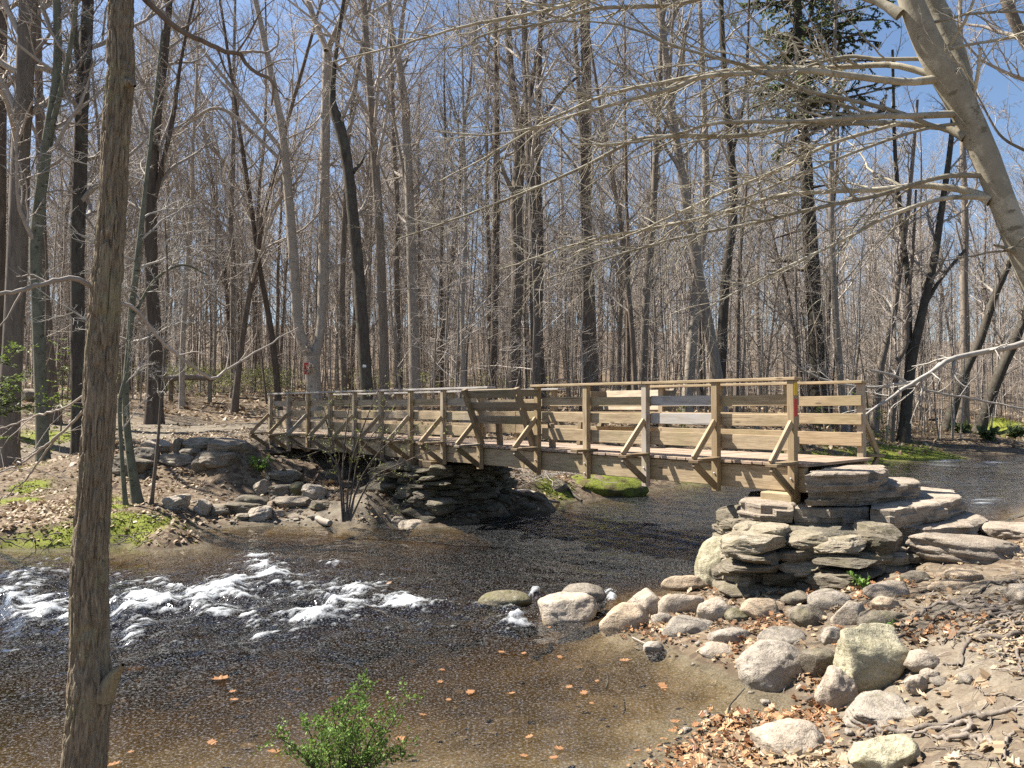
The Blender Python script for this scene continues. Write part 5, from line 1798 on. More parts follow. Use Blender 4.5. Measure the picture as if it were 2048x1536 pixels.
# ---- second tree behind the beech at the top right, and a low bough coming in from the right
rng = np.random.default_rng(55)
t2, _o = hero("bare_tree", "grey lichened trunk slanting across the photo's upper right corner", 9.0, [[(2260, 760, 46), (2190, 420, 42), (2110, 190, 38), (2030, 45, 34), (1995, -60, 30), (1950, -260, 22)], [(2120, 330, 12), (2048, 300, 10), (2000, 270, 8), (1965, 210, 6), (1935, 150, 4), (1925, 110, 2)]], 'bark_grey', 'twig', 41, limbs=8, group=None, length=.16, rmin=.003, ws=0.62)
rng = np.random.default_rng(56)
bo_px = [([(2190, 625, 16), (2048, 686, 13), (1960, 705, 11), (1900, 720, 10), (1850, 752, 8), (1800, 782, 7), (1760, 810, 5), (1722, 836, 4)], 17, 15.5), ([(1880, 728, 8), (1850, 756, 7), (1800, 768, 6), (1720, 774, 5), (1620, 748, 4), (1560, 700, 3)], 16.8, 15), ([(1740, 740, 5), (1790, 752, 5), (1850, 780, 5), (1960, 800, 4), (2060, 820, 4)], 16, 16.5)]
mb = MB()
tr_base = np.array([at_y(2230, 640, 17)[0], 17.0, h1(at_y(2230, 640, 17)[0], 17.0)])
for px, d0, d1 in bo_px:
    p_ = stick(px, d0, d1, 26, .01)
    V, q = tubes(*p_, 7)
    mb.add(V - tr_base, q)
    P1, R1 = grow(*p_, 9, .15, .97, (25, 60), ('abs', .3, 1.2), 8, .5, .16, .0, rng, .003, .4)
    V, q = tubes(P1, R1, 4)
    mb.add(V - tr_base, q)
    P2, R2 = grow(P1, R1, 5, .15, .97, (25, 60), ('abs', .1, .4), 5, .6, .2, .0, rng, .0022, .4)
    V, q = tubes(P2, R2, 3)
    mb.add(V - tr_base, q)
ob = empty("overhanging_tree", tuple(tr_base), "bare tree off to the right whose pale bough droops over the upstream water", "tree")
tb = MB()
C = np.array([tr_base, at_y(2240, 640, 17), at_y(2200, 300, 17.3), at_y(2215, -100, 17.5), at_y(2210, -500, 17.5)])
V, q = trunk_tube(C, np.array([.2, .17, .14, .1, .05]), 14, 30, .05, 61)
tb.add(V - tr_base, q)
link("trunk", tb.mesh("trunk"), M['bark_grey'], ob)
link("bough", mb.mesh("bough"), M['twig_pale'], ob)

# ---- hemlock
rng = np.random.default_rng(12)


def spray(mb, P, R, size, n, rng, droop=-.25):
    """Flat needle sprays along every line in P."""
    N, K = R.shape
    t = rng.random((N, n)) * .85 + .15
    f = t * (K - 1)
    i = np.clip(f.astype(int), 0, K - 2)
    ff = (f - i)[..., None]
    ar = np.arange(N)[:, None]
    base = (P[ar, i] * (1 - ff) + P[ar, i + 1] * ff).reshape(-1, 3)
    tg = (P[ar, i + 1] - P[ar, i]).reshape(-1, 3)
    tg /= np.linalg.norm(tg, axis=1, keepdims=True) + 1e-9
    side = np.cross(tg, [0, 0, 1.0])
    side /= np.linalg.norm(side, axis=1, keepdims=True) + 1e-9
    sg = np.where(rng.random(len(base)) < .5, -1.0, 1.0)[:, None]
    d = tg * rng.uniform(.3, .9, (len(base), 1)) + side * sg * rng.uniform(.4, 1, (len(base), 1)) + np.array([0, 0, 1]) * rng.normal(droop, .25, (len(base), 1))
    d /= np.linalg.norm(d, axis=1, keepdims=True)
    w = np.cross(d, [0, 0, 1.0]) + rng.normal(size=base.shape) * .3
    w /= np.linalg.norm(w, axis=1, keepdims=True)
    s = size * rng.uniform(.5, 1.2, (len(base), 1))
    V = np.stack([base, base + d * s * .5 + w * s * .22, base + d * s, base + d * s * .5 - w * s * .22], 1)
    q = np.arange(len(base) * 4).reshape(-1, 4)
    mb.add(V.reshape(-1, 3), q, None, tint=np.repeat(rng.random(len(base)), 4))


def leaf_mat(name, c0, c1, c2, rough=.6, trans=.25):
    m, nt, out = newmat(name)
    N = NT(nt)
    tn = N.attr("tint")
    col = N.ramp(tn, [(0, c0), (.5, c1), (1, c2)])
    b = N.bsdf(col, rough, None, .3)
    tl = N.n("ShaderNodeBsdfTranslucent")
    N.l(col, tl.inputs[0])
    mx = N.n("ShaderNodeMixShader")
    mx.inputs[0].default_value = trans
    N.l(b.outputs[0], mx.inputs[1])
    N.l(tl.outputs[0], mx.inputs[2])
    N.l(mx.outputs[0], out.inputs[0])
    return m


M['needles'] = leaf_mat("hemlock_needles", (.06, .085, .033), (.105, .14, .056), (.16, .195, .085), trans=.5)
M['needles_fresh'] = leaf_mat("fresh_needles", (.07, .11, .018), (.14, .20, .035), (.22, .28, .06), trans=.4)
M['leaf_green'] = leaf_mat("barberry_leaves", (.07, .13, .02), (.13, .22, .04), (.22, .33, .08), trans=.35)
M['leaf_dead'] = leaf_mat("dead_leaves", (.16, .095, .055), (.32, .23, .14), (.45, .36, .24), trans=.15)
M['leaf_orange'] = leaf_mat("wet_orange_leaves", (.17, .075, .035), (.34, .185, .09), (.52, .35, .2), trans=.1, rough=.4)
M['leaf_bud'] = leaf_mat("leaf_buds", (.12, .14, .03), (.22, .24, .06), (.34, .34, .12), trans=.3)
M['moss_tuft'] = leaf_mat("moss_tufts", (.07, .085, .015), (.17, .19, .035), (.32, .34, .075), rough=.9, trans=.2)

Y = 40
hp = [(1641, 838, 38), (1632, 640, 33), (1620, 480, 29), (1610, 300, 24), (1598, 100, 20), (1590, -100, 16), (1585, -400, 9)]
P, R = poly_px(hp, Y)
HO = np.array([P[0][0], Y, h1(P[0][0], Y) - .1])
P[0][2] = HO[2]
tb, cb, nb = MB(), MB(), MB()
V, q = trunk_tube(P, R, 14, 40, .05, 8)
tb.add(V - HO, q)
par = batch(P - HO, R, 24)
P1, R1 = grow(*par, 26, .22, .56, (70, 105), ('abs', .8, 2.6), 8, .3, .1, -.02, rng, .012, .3)
add_tubes(cb, P1, R1, 4)
P1, R1 = grow(*par, 110, .46, .98, (65, 100), ('abs', 2.2, 5.4), 10, .35, .07, -.02, rng, .014, .3)
add_tubes(cb, P1, R1, 4)
P2, R2 = grow(P1, R1, 12, .15, 1.0, (35, 65), ('rel', .35, .6), 6, .5, .1, -.04, rng, .007, .4, .6)
add_tubes(cb, P2, R2, 3)
spray(nb, P2, R2, .16, 64, rng)
spray(nb, P1, R1, .16, 60, rng)
hem = empty("hemlock", tuple(HO), "dark evergreen hemlock with drooping sprays of needles high behind the right railing", "tree")
link("trunk", tb.mesh("trunk"), M['bark_dark'], hem)
link("branches", cb.mesh("branches"), M['bark_brown'], hem)
link("foliage", nb.mesh("foliage", False), M['needles'], hem)

# young hemlock at the left edge
rng = np.random.default_rng(14)
yo = at_y(-60, 900, 11.5)
YO = np.array([yo[0], 11.9, h1(yo[0], 11.9) - .05])
tb, nb = MB(), MB()
V, q = trunk_tube(np.array([YO, YO + [0, 0, 1.2], YO + [.05, 0, 2.6], YO + [0, 0, 4.2]]), np.array([.05, .04, .025, .006]), 8, 20, .05, 3)
tb.add(V - YO, q)
for px, d0, d1, n in (([(-50, 720, 4), (0, 725, 3), (22, 712, 2), (38, 690, 1)], 11.9, 11.4, 34), ([(-50, 790, 4), (0, 790, 3), (20, 780, 2), (40, 752, 1)], 11.9, 11.3, 34), ([(-50, 845, 4), (10, 826, 3), (70, 812, 2), (130, 808, 1)], 11.9, 11.4, 50), ([(-50, 880, 4), (-10, 878, 2), (18, 872, 1)], 11.9, 11.5, 12),
                      ([(-50, 760, 4), (-10, 765, 3), (28, 760, 1)], 11.9, 11.6, 30), ([(-50, 820, 4), (0, 812, 3), (36, 800, 1)], 11.9, 11.5, 36)):
    p_ = stick(px, d0, d1, 16, .005)
    V, q = tubes(*p_, 4)
    tb.add(V - YO, q)
    P1, R1 = grow(p_[0] - YO, p_[1], max(6, n // 2), .2, 1, (35, 65), ('abs', .12, .34), 5, .6, .1, -.02, rng, .002, .4, .7)
    add_tubes(tb, P1, R1, 3)
    spray(nb, P1, R1, .055, 26, rng, -.05)
    spray(nb, p_[0] - YO, p_[1], .055, 70, rng, -.05)
yh = empty("young_hemlock", tuple(YO), "bright green feathery young hemlock sprays at the photo's left edge", "tree")
link("stem", tb.mesh("stem"), M['bark_brown'], yh)
link("foliage", nb.mesh("foliage", False), M['needles_fresh'], yh)

# ---- the crowded woodland: six kinds of bare tree and four of sapling, copied one by one
rng = np.random.default_rng(2024)
VAR = []
for k, (hgt, r0, clear, bark, twig) in enumerate(((25, .17, .30, 'bark_grey', 'twig'), (22, .13, .22, 'bark_brown', 'twig'), (27, .22, .36, 'bark_grey', 'twig'), (19, .11, .16, 'bark_pale', 'twig'), (16, .08, .12, 'bark_pale', 'twig'), (23, .13, .25, 'bark_brown', 'twig'))):
    tb, cb = forest_variant(500 + k, hgt, r0, clear, bark, twig, nl=30, lean=1.2)
    VAR.append((tb.mesh("trunk"), cb.mesh("crown"), bark, twig, hgt))
SVAR = []
for k, (hgt, r0) in enumerate(((5.5, .028), (7.5, .04), (4.2, .02), (9.5, .055))):
    tb, cb = sapling_variant(600 + k, hgt, r0)
    SVAR.append((tb.mesh("trunk"), cb.mesh("crown"), ('bark_grey', 'bark_pale', 'bark_brown', 'bark_grey')[k], ('twig', 'twig', 'twig_brown', 'twig')[k], hgt))


def free(x, y, gap, placed, water=.42):
    if h1(x, y) < water:
        return False
    # keep the trodden clearing, the bridge's landing and the sight of the river open
    if ((x + 9) / 5.5) ** 2 + ((y - 25) / 6.5) ** 2 < 1:
        return False
    if y < 33 and -8 < x < 3 and y < 22 + .2 * abs(x):
        return False
    for (a, b) in HEROES:
        if abs(a - x) < gap and abs(b - y) < gap * 1.4:
            return False
    for (a, b) in placed:
        if abs(a - x) < gap and abs(b - y) < gap:
            return False
    return True


def scatter(n, ylo, yhi, gap, water=.42, bias=1.0, spread=.74):
    out_, tries = [], 0
    while len(out_) < n and tries < n * 60:
        tries += 1
        y = ylo + (yhi - ylo) * rng.random() ** bias
        x = rng.uniform(-1, 1) * (spread * y + 3)
        if free(x, y, gap, out_, water):
            out_.append((x, y))
    return out_


TL = "bare grey tree standing in the crowded woodland across the river"
first = {}
for (x, y) in scatter(170, 27, 86, 1.2, bias=.72):
    k = int(rng.choice(6, p=[.16, .2, .14, .18, .2, .12]))
    loc = (x, y, h1(x, y) - .1)
    rz, s = rng.uniform(0, 6.28), rng.uniform(.8, 1.15)
    if k not in first:
        t = empty("woodland_tree", loc, TL, "tree", "trees of the woodland across the river")
        link("trunk", VAR[k][0], M[VAR[k][2]], t)
        link("crown", VAR[k][1], M[VAR[k][3]], t)
        t.rotation_euler = (rng.normal() * .02, rng.normal() * .02, rz)
        t.scale = (s, s, s)
        first[k] = t
    else:
        c = copy_tree(first[k], loc, rz, (s, s, s))
        c.rotation_euler = (rng.normal() * .025, rng.normal() * .03, rz)
firsts = {}
SL = "thin bare sapling among the trunks across the river"
for (x, y) in scatter(280, 20.5, 62, .5, water=.5, bias=.75):
    k = int(rng.integers(4))
    loc = (x, y, h1(x, y) - .05)
    rz, s = rng.uniform(0, 6.28), rng.uniform(.75, 1.3)
    if k not in firsts:
        t = empty("woodland_sapling", loc, SL, "sapling", "saplings of the woodland across the river")
        link("stem", SVAR[k][0], M[SVAR[k][2]], t)
        link("crown", SVAR[k][1], M[SVAR[k][3]], t)
        t.scale = (s, s, s)
        firsts[k] = t
    else:
        c = copy_tree(firsts[k], loc, rz, (s, s, s))
        c.rotation_euler = (rng.normal() * .06, rng.normal() * .06, rz)

# the mass of stems beyond, which nobody could count
mb = MB()
LOD = [forest_variant(700 + k, h_, r_, c_, None, None, nl=16, lod=1) for k, (h_, r_, c_) in enumerate(((23, .2, .25), (18, .13, .2), (26, .26, .35)))]
LODS = [sapling_variant(800 + k, h_, r_, 1) for k, (h_, r_) in enumerate(((7, .035), (11, .055), (4.5, .025)))]


def merged(pair):
    out_ = []
    off = 0
    Vs, Qs = [], []
    for m_ in pair:
        Vs.append(np.concatenate(m_.V))
        Qs.append(np.concatenate(m_.Q) + off)
        off += len(Vs[-1])
    return np.concatenate(Vs), np.concatenate(Qs)


LOD = [merged(p) for p in LOD]
LODS = [merged(p) for p in LODS]


def place_many(pts, lod, smin, smax):
    for (x, y) in pts:
        V, q = lod[int(rng.integers(len(lod)))]
        s = rng.uniform(smin, smax)
        V2 = rotz(V * s, rng.uniform(0, 6.28), (rng.normal() * .03, rng.normal() * .03)) + np.array([x, y, h1(x, y) - .1])
        mb.add(V2, q)


far_pts = [(rng.uniform(-1, 1) * (.74 * y + 3), y) for y in 66 + 90 * rng.random(260) ** .9]
place_many(far_pts, LOD, .8, 1.15)
far_s = [(x, y) for x, y in ((rng.uniform(-1, 1) * (.74 * y + 3), y) for y in 36 + 90 * rng.random(2300) ** .9) if rbf([x], [y])[0] > .5]
place_many(far_s, LODS, .7, 1.3)
fw = mb.build("distant_woodland", M['twig_brown'])
tag(fw, "mass of distant bare trees and thin stems filling the woodland", None, None, "stuff")

# ------------------------------------------------------------------ roots of the leaning beech across the right bank
rng = np.random.default_rng(31)


def RZ(c):
    return [(1600 + x / 3.522, 1100 + y / 3.522) for x, y in c]


ROOTS = [
    ([(660, 660), (760, 600), (880, 560), (1000, 540), (1150, 500), (1290, 470), (1400, 440), (1600, 400)], 20),
    ([(720, 550), (830, 470), (930, 400), (1060, 385), (1250, 410), (1400, 430), (1600, 380)], 22),
    ([(860, 600), (960, 500), (1060, 440), (1180, 435), (1290, 450), (1450, 440), (1600, 420)], 20),
    ([(1000, 670), (1060, 610), (1160, 590), (1280, 540), (1400, 500), (1600, 470)], 24),
    ([(1110, 550), (1230, 510), (1330, 400), (1400, 370), (1530, 350), (1620, 360)], 22),
    ([(1230, 330), (1300, 280), (1470, 240), (1600, 230)], 16),
    ([(1170, 370), (1250, 345), (1400, 365), (1500, 350), (1600, 330)], 18),
    ([(1350, 580), (1450, 540), (1520, 500), (1600, 480)], 14),
    ([(1390, 630), (1450, 590), (1530, 510), (1600, 490)], 14),
    ([(1130, 830), (1150, 720), (1200, 640), (1290, 630), (1400, 640), (1500, 620), (1600, 600)], 28),
    ([(740, 910), (830, 850), (920, 830), (1110, 835)], 14),
    ([(1400, 800), (1440, 720), (1500, 710), (1600, 690)], 20),
    ([(1560, 900), (1560, 800), (1550, 740), (1590, 720)], 22),
    ([(370, 1365), (440, 1330), (540, 1285), (640, 1285), (760, 1290), (880, 1270), (1000, 1255), (1100, 1230), (1250, 1205), (1400, 1200), (1600, 1180)], 28),
    ([(740, 1350), (900, 1320), (1010, 1290), (1150, 1260), (1210, 1250), (1225, 1285), (1150, 1330)], 26),
    ([(920, 1315), (1000, 1350), (1100, 1375), (1200, 1350), (1300, 1360), (1420, 1420)], 30),
    ([(1130, 1440), (1250, 1450), (1380, 1470)], 18),
    ([(1430, 1510), (1490, 1400), (1540, 1330), (1620, 1300)], 24),
    ([(880, 1430), (980, 1430), (1100, 1445)], 12),
    ([(1370, 650), (1385, 690), (1400, 740)], 16), ([(540, 1290), (535, 1340), (528, 1345)], 16), ([(1250, 900), (1260, 980), (1330, 1060), (1500, 1080), (1600, 1090)], 10),
    ([(1000, 500), (1100, 480), (1210, 475), (1330, 485), (1460, 470), (1600, 445)], 16), ([(900, 520), (990, 470), (1120, 460), (1230, 465)], 14), ([(1100, 420), (1220, 390), (1330, 395), (1450, 405), (1600, 400)], 14),
    ([(1180, 620), (1300, 590), (1400, 560), (1500, 545), (1600, 520)], 14), ([(1060, 700), (1100, 650), (1140, 625)], 10), ([(1300, 780), (1380, 760), (1470, 770), (1600, 750)], 10),
]
for c, w in ROOTS:
    px = RZ(c)
    Pp, Rr = [], []
    for i, (x, y) in enumerate(px):
        p = G(x, y)
        r = w * 1.2 / 3.522 / 2 / FPX * p[1] * (0.55 + .55 * min(1, i / 3))
        Pp.append(p)
        Rr.append(r)
    C, r = resample(np.array(Pp), np.array(Rr), 40)
    C[:, 2] = H(C[:, 0], C[:, 1])
    C[:, :2] += np.cumsum(rng.normal(size=(40, 2)) * .004, 0)
    C[:, 2] += r * .3 + .009 + .012 * vnoise(np.c_[np.arange(40) * .35, np.full(40, w * 1.7), np.zeros(40)], int(w))
    r = r * (1 + .22 * vnoise(np.c_[np.arange(40) * .6, np.full(40, w * 3.7), np.zeros(40)], 5))
    mb = MB()
    V, q = tubes(C[None], r[None], 8)
    mb.add(V - BOg, q)
    P1, R1 = grow(C[None], r[None], 5, .1, .9, (20, 55), ('abs', .08, .35), 7, .5, .15, -.04, rng, .002, .3, .9)
    P1[..., 2] = np.minimum(P1[..., 2], H(P1[..., 0], P1[..., 1]) + .012)
    V, q = tubes(P1, R1, 5)
    mb.add(V - BOg, q)
    link("root", mb.mesh("root"), M['root'], beech)

# ------------------------------------------------------------------ barberry at the bottom of the picture
rng = np.random.default_rng(41)
BX = np.array([-.86, 3.92, h1(-.86, 3.92)])
tb, nb = MB(), MB()


def leaves_along(mb, P, R, n, size, rng, spread=.02, up=.35):
    N, K = R.shape
    t = rng.random((N, n)) ** .8
    f = t * (K - 1)
    i = np.clip(f.astype(int), 0, K - 2)
    ff = (f - i)[..., None]
    ar = np.arange(N)[:, None]
    c = (P[ar, i] * (1 - ff) + P[ar, i + 1] * ff).reshape(-1, 3)
    d = rng.normal(size=c.shape)
    d[:, 2] += up * 2
    d /= np.linalg.norm(d, axis=1, keepdims=True)
    w = np.cross(d, rng.normal(size=c.shape))
    w /= np.linalg.norm(w, axis=1, keepdims=True)
    nn = np.cross(d, w)
    s = size * rng.uniform(.6, 1.35, (len(c), 1))
    b = c + d * spread * rng.random((len(c), 1))
    V = np.stack([b, b + d * s * .45 + w * s * .3 + nn * s * .1, b + d * s * .8 + w * s * .24 + nn * s * .06, b + d * s, b + d * s * .8 - w * s * .24 + nn * s * .06, b + d * s * .45 - w * s * .3 + nn * s * .1], 1).reshape(-1, 3)
    k = np.arange(len(c)) * 6
    q = np.concatenate([np.stack([k, k + 1, k + 2, k + 3], -1), np.stack([k, k + 3, k + 4, k + 5], -1)])
    mb.add(V, q, None, tint=np.repeat(rng.random(len(c)), 6))


TIPS = [(742, 1352, 0), (822, 1386, .1), (664, 1408, -.05), (700, 1378, .1), (545, 1466, -.1), (585, 1492, 0), (610, 1440, .08), (640, 1428, .15), (720, 1400, -.15), (690, 1420, -.1), (768, 1430, .1), (780, 1480, -.1), (815, 1500, .05), (660, 1450, -.2), (735, 1455, .2), (620, 1500, -.15), (700, 1460, .2), (755, 1505, 0)]
Pl, Rl = [], []
for (x, y, dd) in TIPS:
    tip = at_y(x, y, 3.92 + dd)
    mid = BX * .45 + tip * .55 + np.array([0, 0, .09]) + rng.normal(size=3) * .02
    C, r = resample(np.array([BX + rng.normal(size=3) * [.04, .04, 0], mid, tip]), np.array([.006, .004, .0015]), 14)
    Pl.append(C - BX)
    Rl.append(r)
Pl, Rl = np.array(Pl), np.array(Rl)
add_tubes(tb, Pl, Rl, 5)
P1, R1 = grow(Pl, Rl, 11, .3, .95, (25, 60), ('abs', .05, .17), 7, .5, .14, .06, rng, .0012, .5)
add_tubes(tb, P1, R1, 4)
leaves_along(nb, Pl[:, 5:], Rl[:, 5:], 46, .017, rng)
leaves_along(nb, P1, R1, 22, .017, rng)
bush = empty("barberry_bush", tuple(BX), "small bright green leafy bush at the bottom edge before the sandy shallow", "bush")
link("stems", tb.mesh("stems"), M['bark_brown'], bush)
link("foliage", nb.mesh("foliage", False), M['leaf_green'], bush)

# ------------------------------------------------------------------ budding shrub at the pier
rng = np.random.default_rng(42)
sY = 14.1
SX = at_y(692, 1044, sY)
SX[2] = h1(SX[0], SX[1]) - .03
tb, nb = MB(), MB()
Pl, Rl = [], []
for px in ([(690, 1044, 7), (685, 960, 6), (690, 880, 5), (702, 785, 3)], [(686, 1044, 7), (676, 940, 6), (650, 902, 5), (610, 896, 4), (560, 868, 2)], [(696, 1042, 6), (720, 960, 5), (772, 890, 4), (835, 858, 2)],
           [(692, 1042, 7), (702, 930, 5), (732, 840, 4), (764, 765, 2)], [(700, 1042, 6), (742, 960, 5), (795, 930, 4), (866, 900, 2)], [(690, 1042, 6), (680, 950, 5), (655, 850, 4), (642, 785, 2)], [(694, 1042, 6), (708, 960, 5), (724, 900, 4), (800, 800, 2)], [(700, 1040, 6), (716, 980, 4), (756, 1010, 3), (780, 1000, 2)]):
    n = len(px)
    off = rng.uniform(-.5, .5)
    C, r = resample(np.array([at_y(x, y, sY + off * i / n) for i, (x, y, w) in enumerate(px)]), np.array([w * .65 / 2 / FPX * sY for x, y, w in px]), 16)
    Pl.append(C - SX)
    Rl.append(r)
Pl, Rl = np.array(Pl), np.array(Rl)
add_tubes(tb, Pl, Rl, 6)
P1, R1 = grow(Pl, Rl, 6, .3, .97, (25, 60), ('abs', .3, .85), 8, .55, .13, .05, rng, .003, .35)
add_tubes(tb, P1, R1, 4)
P2, R2 = grow(P1, R1, 3, .15, .97, (25, 60), ('abs', .08, .3), 5, .6, .16, .03, rng, .0017, .4)
add_tubes(tb, P2, R2, 3)
leaves_along(nb, P2, R2, 4, .035, rng)
leaves_along(nb, P1, R1, 3, .03, rng)
shr = empty("budding_shrub", tuple(SX), "many-stemmed bare shrub with small yellowish buds growing at the pier's foot", "shrub")
link("stems", tb.mesh("stems"), M['bark_brown'], shr)
link("foliage", nb.mesh("foliage", False), M['leaf_bud'], shr)

# little green plants
rng = np.random.default_rng(43)
for (px, py, hgt, n, size, mat, lab) in ((1722, 1178, .13, 9, .05, 'leaf_green', "bright green seedling at the foot of the stone abutment"), (1768, 1272, .10, 7, .04, 'leaf_green', "small green seedling beside the dark mossy long boulder"),
                                         (520, 945, .35, 14, .09, 'leaf_green', "leafy green plant among dead leaves beside the bridge's left abutment"), (1975, 880, .45, 16, .34, 'leaf_green', "clump of broad green leaves on the far bank left of the edge clump"),
                                         (2030, 876, .5, 18, .36, 'leaf_green', "clump of broad green leaves on the far bank at the photo's right edge"), (1925, 866, .4, 14, .3, 'leaf_green', "clump of broad green leaves at the foot of the far leaning trees")):
    p = G(px, py)
    tb, nb = MB(), MB()
    a = rng.uniform(0, 6.28, n)
    tip = np.c_[np.cos(a), np.sin(a), np.full(n, 1.3)] * hgt * rng.uniform(.4, .8, (n, 1))
    Pn = tip[:, None, :] * np.linspace(0, 1, 5)[None, :, None]
    Rn = np.full((n, 5), max(.0015, hgt * .012))
    add_tubes(tb, Pn, Rn, 3)
    leaves_along(nb, Pn[:, 1:], Rn[:, 1:], 7, size, rng)
    o = empty("green_plant", tuple(p), lab, "plant")
    link("stems", tb.mesh("stems"), M['leaf_green'], o)
    link("leaves", nb.mesh("leaves", False), M[mat if hgt < .4 and px < 1900 else 'needles'], o)

# small evergreens behind the right railing
rng = np.random.default_rng(44)
for (px, py, Y, hgt, lab) in ((1720, 845, 30, 2.6, "small loose evergreen behind the last bay of the railing"), (1640, 850, 33, 2.0, "low evergreen at the hemlock's foot seen through the railing"), (1362, 845, 29, 1.2, "low evergreen seedling seen through the silvery rails"), (1765, 860, 36, 1.6, "little evergreen by the end of the railing on the far bank"), (122, 845, 24, 3.0, "thin young evergreen between the left trunks")):
    x = at_y(px, py, Y)[0]
    o_ = np.array([x, Y, h1(x, Y) - .05])
    tb, nb = MB(), MB()
    st = np.array([[0, 0, 0], [.03, 0, hgt * .5], [0, .02, hgt]])
    C, r = resample(st, np.array([.025, .018, .004]), 14)
    add_tubes(tb, C[None], r[None], 5)
    P1, R1 = grow(C[None], r[None], 20, .15, .98, (60, 90), ('rel', .32, .7), 6, .5, .1, -.02, rng, .004, .3)
    add_tubes(tb, P1, R1, 3)
    spray(nb, P1, R1, .16, 12, rng, -.1)
    o = empty("small_evergreen", tuple(o_), lab, "tree")
    link("stem", tb.mesh("stem"), M['bark_brown'], o)
    link("foliage", nb.mesh("foliage", False), M['needles_fresh'], o)

# ------------------------------------------------------------------ logs and sticks
rng = np.random.default_rng(45)


def log_thing(name, label, cat, pts, w, mat, bark=.05, zlift=0.0, seed=1, sides=12):
    P, R = np.array([p for p in pts]), np.array(w)
    o = (P[0] + P[-1]) / 2
    V, q = trunk_tube(P, R, sides, 24, bark, seed, flare=0)
    n = len(V)
    V = np.concatenate([V, [V[:sides].mean(0)], [V[n - sides:].mean(0)]])
    i = np.arange(sides)
    t = np.concatenate([np.stack([np.full(sides, n), (i + 1) % sides, i], -1), np.stack([np.full(sides, n + 1), n - sides + i, n - sides + (i + 1) % sides], -1)])
    ob_ = link(name, mesh_np(name, V - o, q, t), M[mat], None, tuple(o))
    return tag(ob_, label, cat)


lr = empty("log_rail", tuple(at_y(380, 790, 36)), "round log laid across two short posts like a bench at the back of the path", "log rail")
lo = np.array(lr.location)
mb = MB()
V, q = trunk_tube(np.array([at_y(334, 757, 36), at_y(380, 754, 36), at_y(426, 757, 36)]), np.array([.14, .15, .13]), 12, 20, .06, 4, flare=0)
mb.add(V - lo, q)
link("log", mb.mesh("log"), M['bark_grey'], lr)
for px in (342, 420):
    x = at_y(px, 760, 36.1)
    mb = MB()
    beam(mb, np.array([x[0], 36.1, h1(x[0], 36.1) - .1]), x, .16, .16, up=(1, 0, 0), ch=.01)
    link("post", mb.mesh("post", False, lo), M['wood_old'], lr)

for (a, b, r, mat, lab) in (((430, 776), (600, 768), .16, 'bark_grey', "long fallen trunk lying behind the log rail"), ((1500, 845), (1600, 862), .13, 'bark_dark', "dark fallen log on the far bank seen through the railing"),
                            ((905, 752), (1000, 748), .10, 'bark_pale', "pale fallen trunk lying in the woods behind the bridge"), ((60, 795), (150, 800), .12, 'bark_brown', "brown fallen log between the left trunks"), ((1860, 842), (1905, 836), .1, 'bark_dark', "short dark log behind the two leaning trees")):
    p0, p1 = G(*a), G(*b)
    if p0[1] > 60 or p1[1] > 60:
        continue
    up = np.array([0, 0, r * .7])
    log_thing("fallen_log", lab, "log", [p0 + up, (p0 + p1) / 2 + up, p1 + up], [r, r * .95, r * .8], mat, seed=int(r * 100))
log_thing("birch_log", "short whitish broken log lying at the muddy water's edge by the shrub", "log", [at_z(636, 1037, .1), at_z(648, 1043, .08), at_z(660, 1046, .08)], [.06, .068, .055], 'bark_pale', .16, seed=3)
STK = [([(948, 987), (1000, 988), (1060, 984), (1100, 1008)], .04, 'twig', "pale stick lying on the shore under the bridge"), ([(985, 978), (1040, 990), (1085, 1002), (1118, 1010)], .05, 'bark_brown', "brown branch slanting down to the water behind the pier"),
       ([(1129, 970), (1146, 990), (1164, 1013)], .045, 'bark_dark', "dark stick poking into the water left of the green hummock"), ([(1612, 1405), (1632, 1396), (1645, 1388)], .02, 'bark_brown', "short brown stick leaning on the pale egg-shaped boulder"),
       ([(1455, 1455), (1458, 1430), (1475, 1422), (1490, 1418)], .008, 'bark_dark', "thin dark twig standing in the wet leaves at the pool's edge"), ([(1265, 1285), (1290, 1302), (1315, 1318)], .007, 'twig_brown', "thin twig floating by the small wet stone"),
       ([(1308, 1262), (1320, 1278), (1336, 1296)], .007, 'bark_brown', "dark twig slanting across the orange leaves by the rough grey boulder"), ([(1212, 1425), (1216, 1408), (1213, 1395)], .006, 'bark_dark', "little upright twig sticking out of the sandy shallow"),
       ([(1675, 1530), (1700, 1510), (1730, 1495)], .008, 'bark_brown', "thin twig leaning against the bottom pale boulder")]
for k, (px, r, mat, lab) in enumerate(STK):
    pts = [G(x, y) + np.array([0, 0, r * .6 + (.05 if 'standing' in lab or 'upright' in lab else 0) * i]) for i, (x, y) in enumerate(px)]
    for p in pts:
        p[2] = max(p[2], .012)
    log_thing("stick", lab, "stick", pts, list(np.linspace(r, r * .6, len(pts))), mat, .1, seed=50 + k, sides=8)

# mossy hummock behind the bridge with its heap of dry twigs
m, nt, out = newmat("cushion_moss")
N = NT(nt)
tc = N.n("ShaderNodeTexCoord")
n1 = N.noise(tc.outputs["Object"], 24, 5, .7)
n2 = N.noise(tc.outputs["Object"], 3, 4, .6)
c_ = N.ramp(n1, [(.3, (.05, .06, .012)), (.55, (.15, .17, .03)), (.8, (.27, .28, .055))])
c_ = N.mix(N.ramp(n2, [(.5, 0.0), (.62, .8)]), c_, (.09, .065, .04))
b = N.bsdf(c_, .95, N.bump(n1, .8, .03), .1)
N.l(b.outputs[0], out.inputs[0])
M['moss'] = m
R_("mossy_hummock", "bright green moss-covered hummock rising from the water behind the bridge", 1110, 945, 1292, 997, 'moss', 'dome', 91, .7, cat="hummock", zbase=-.02, sub=5)


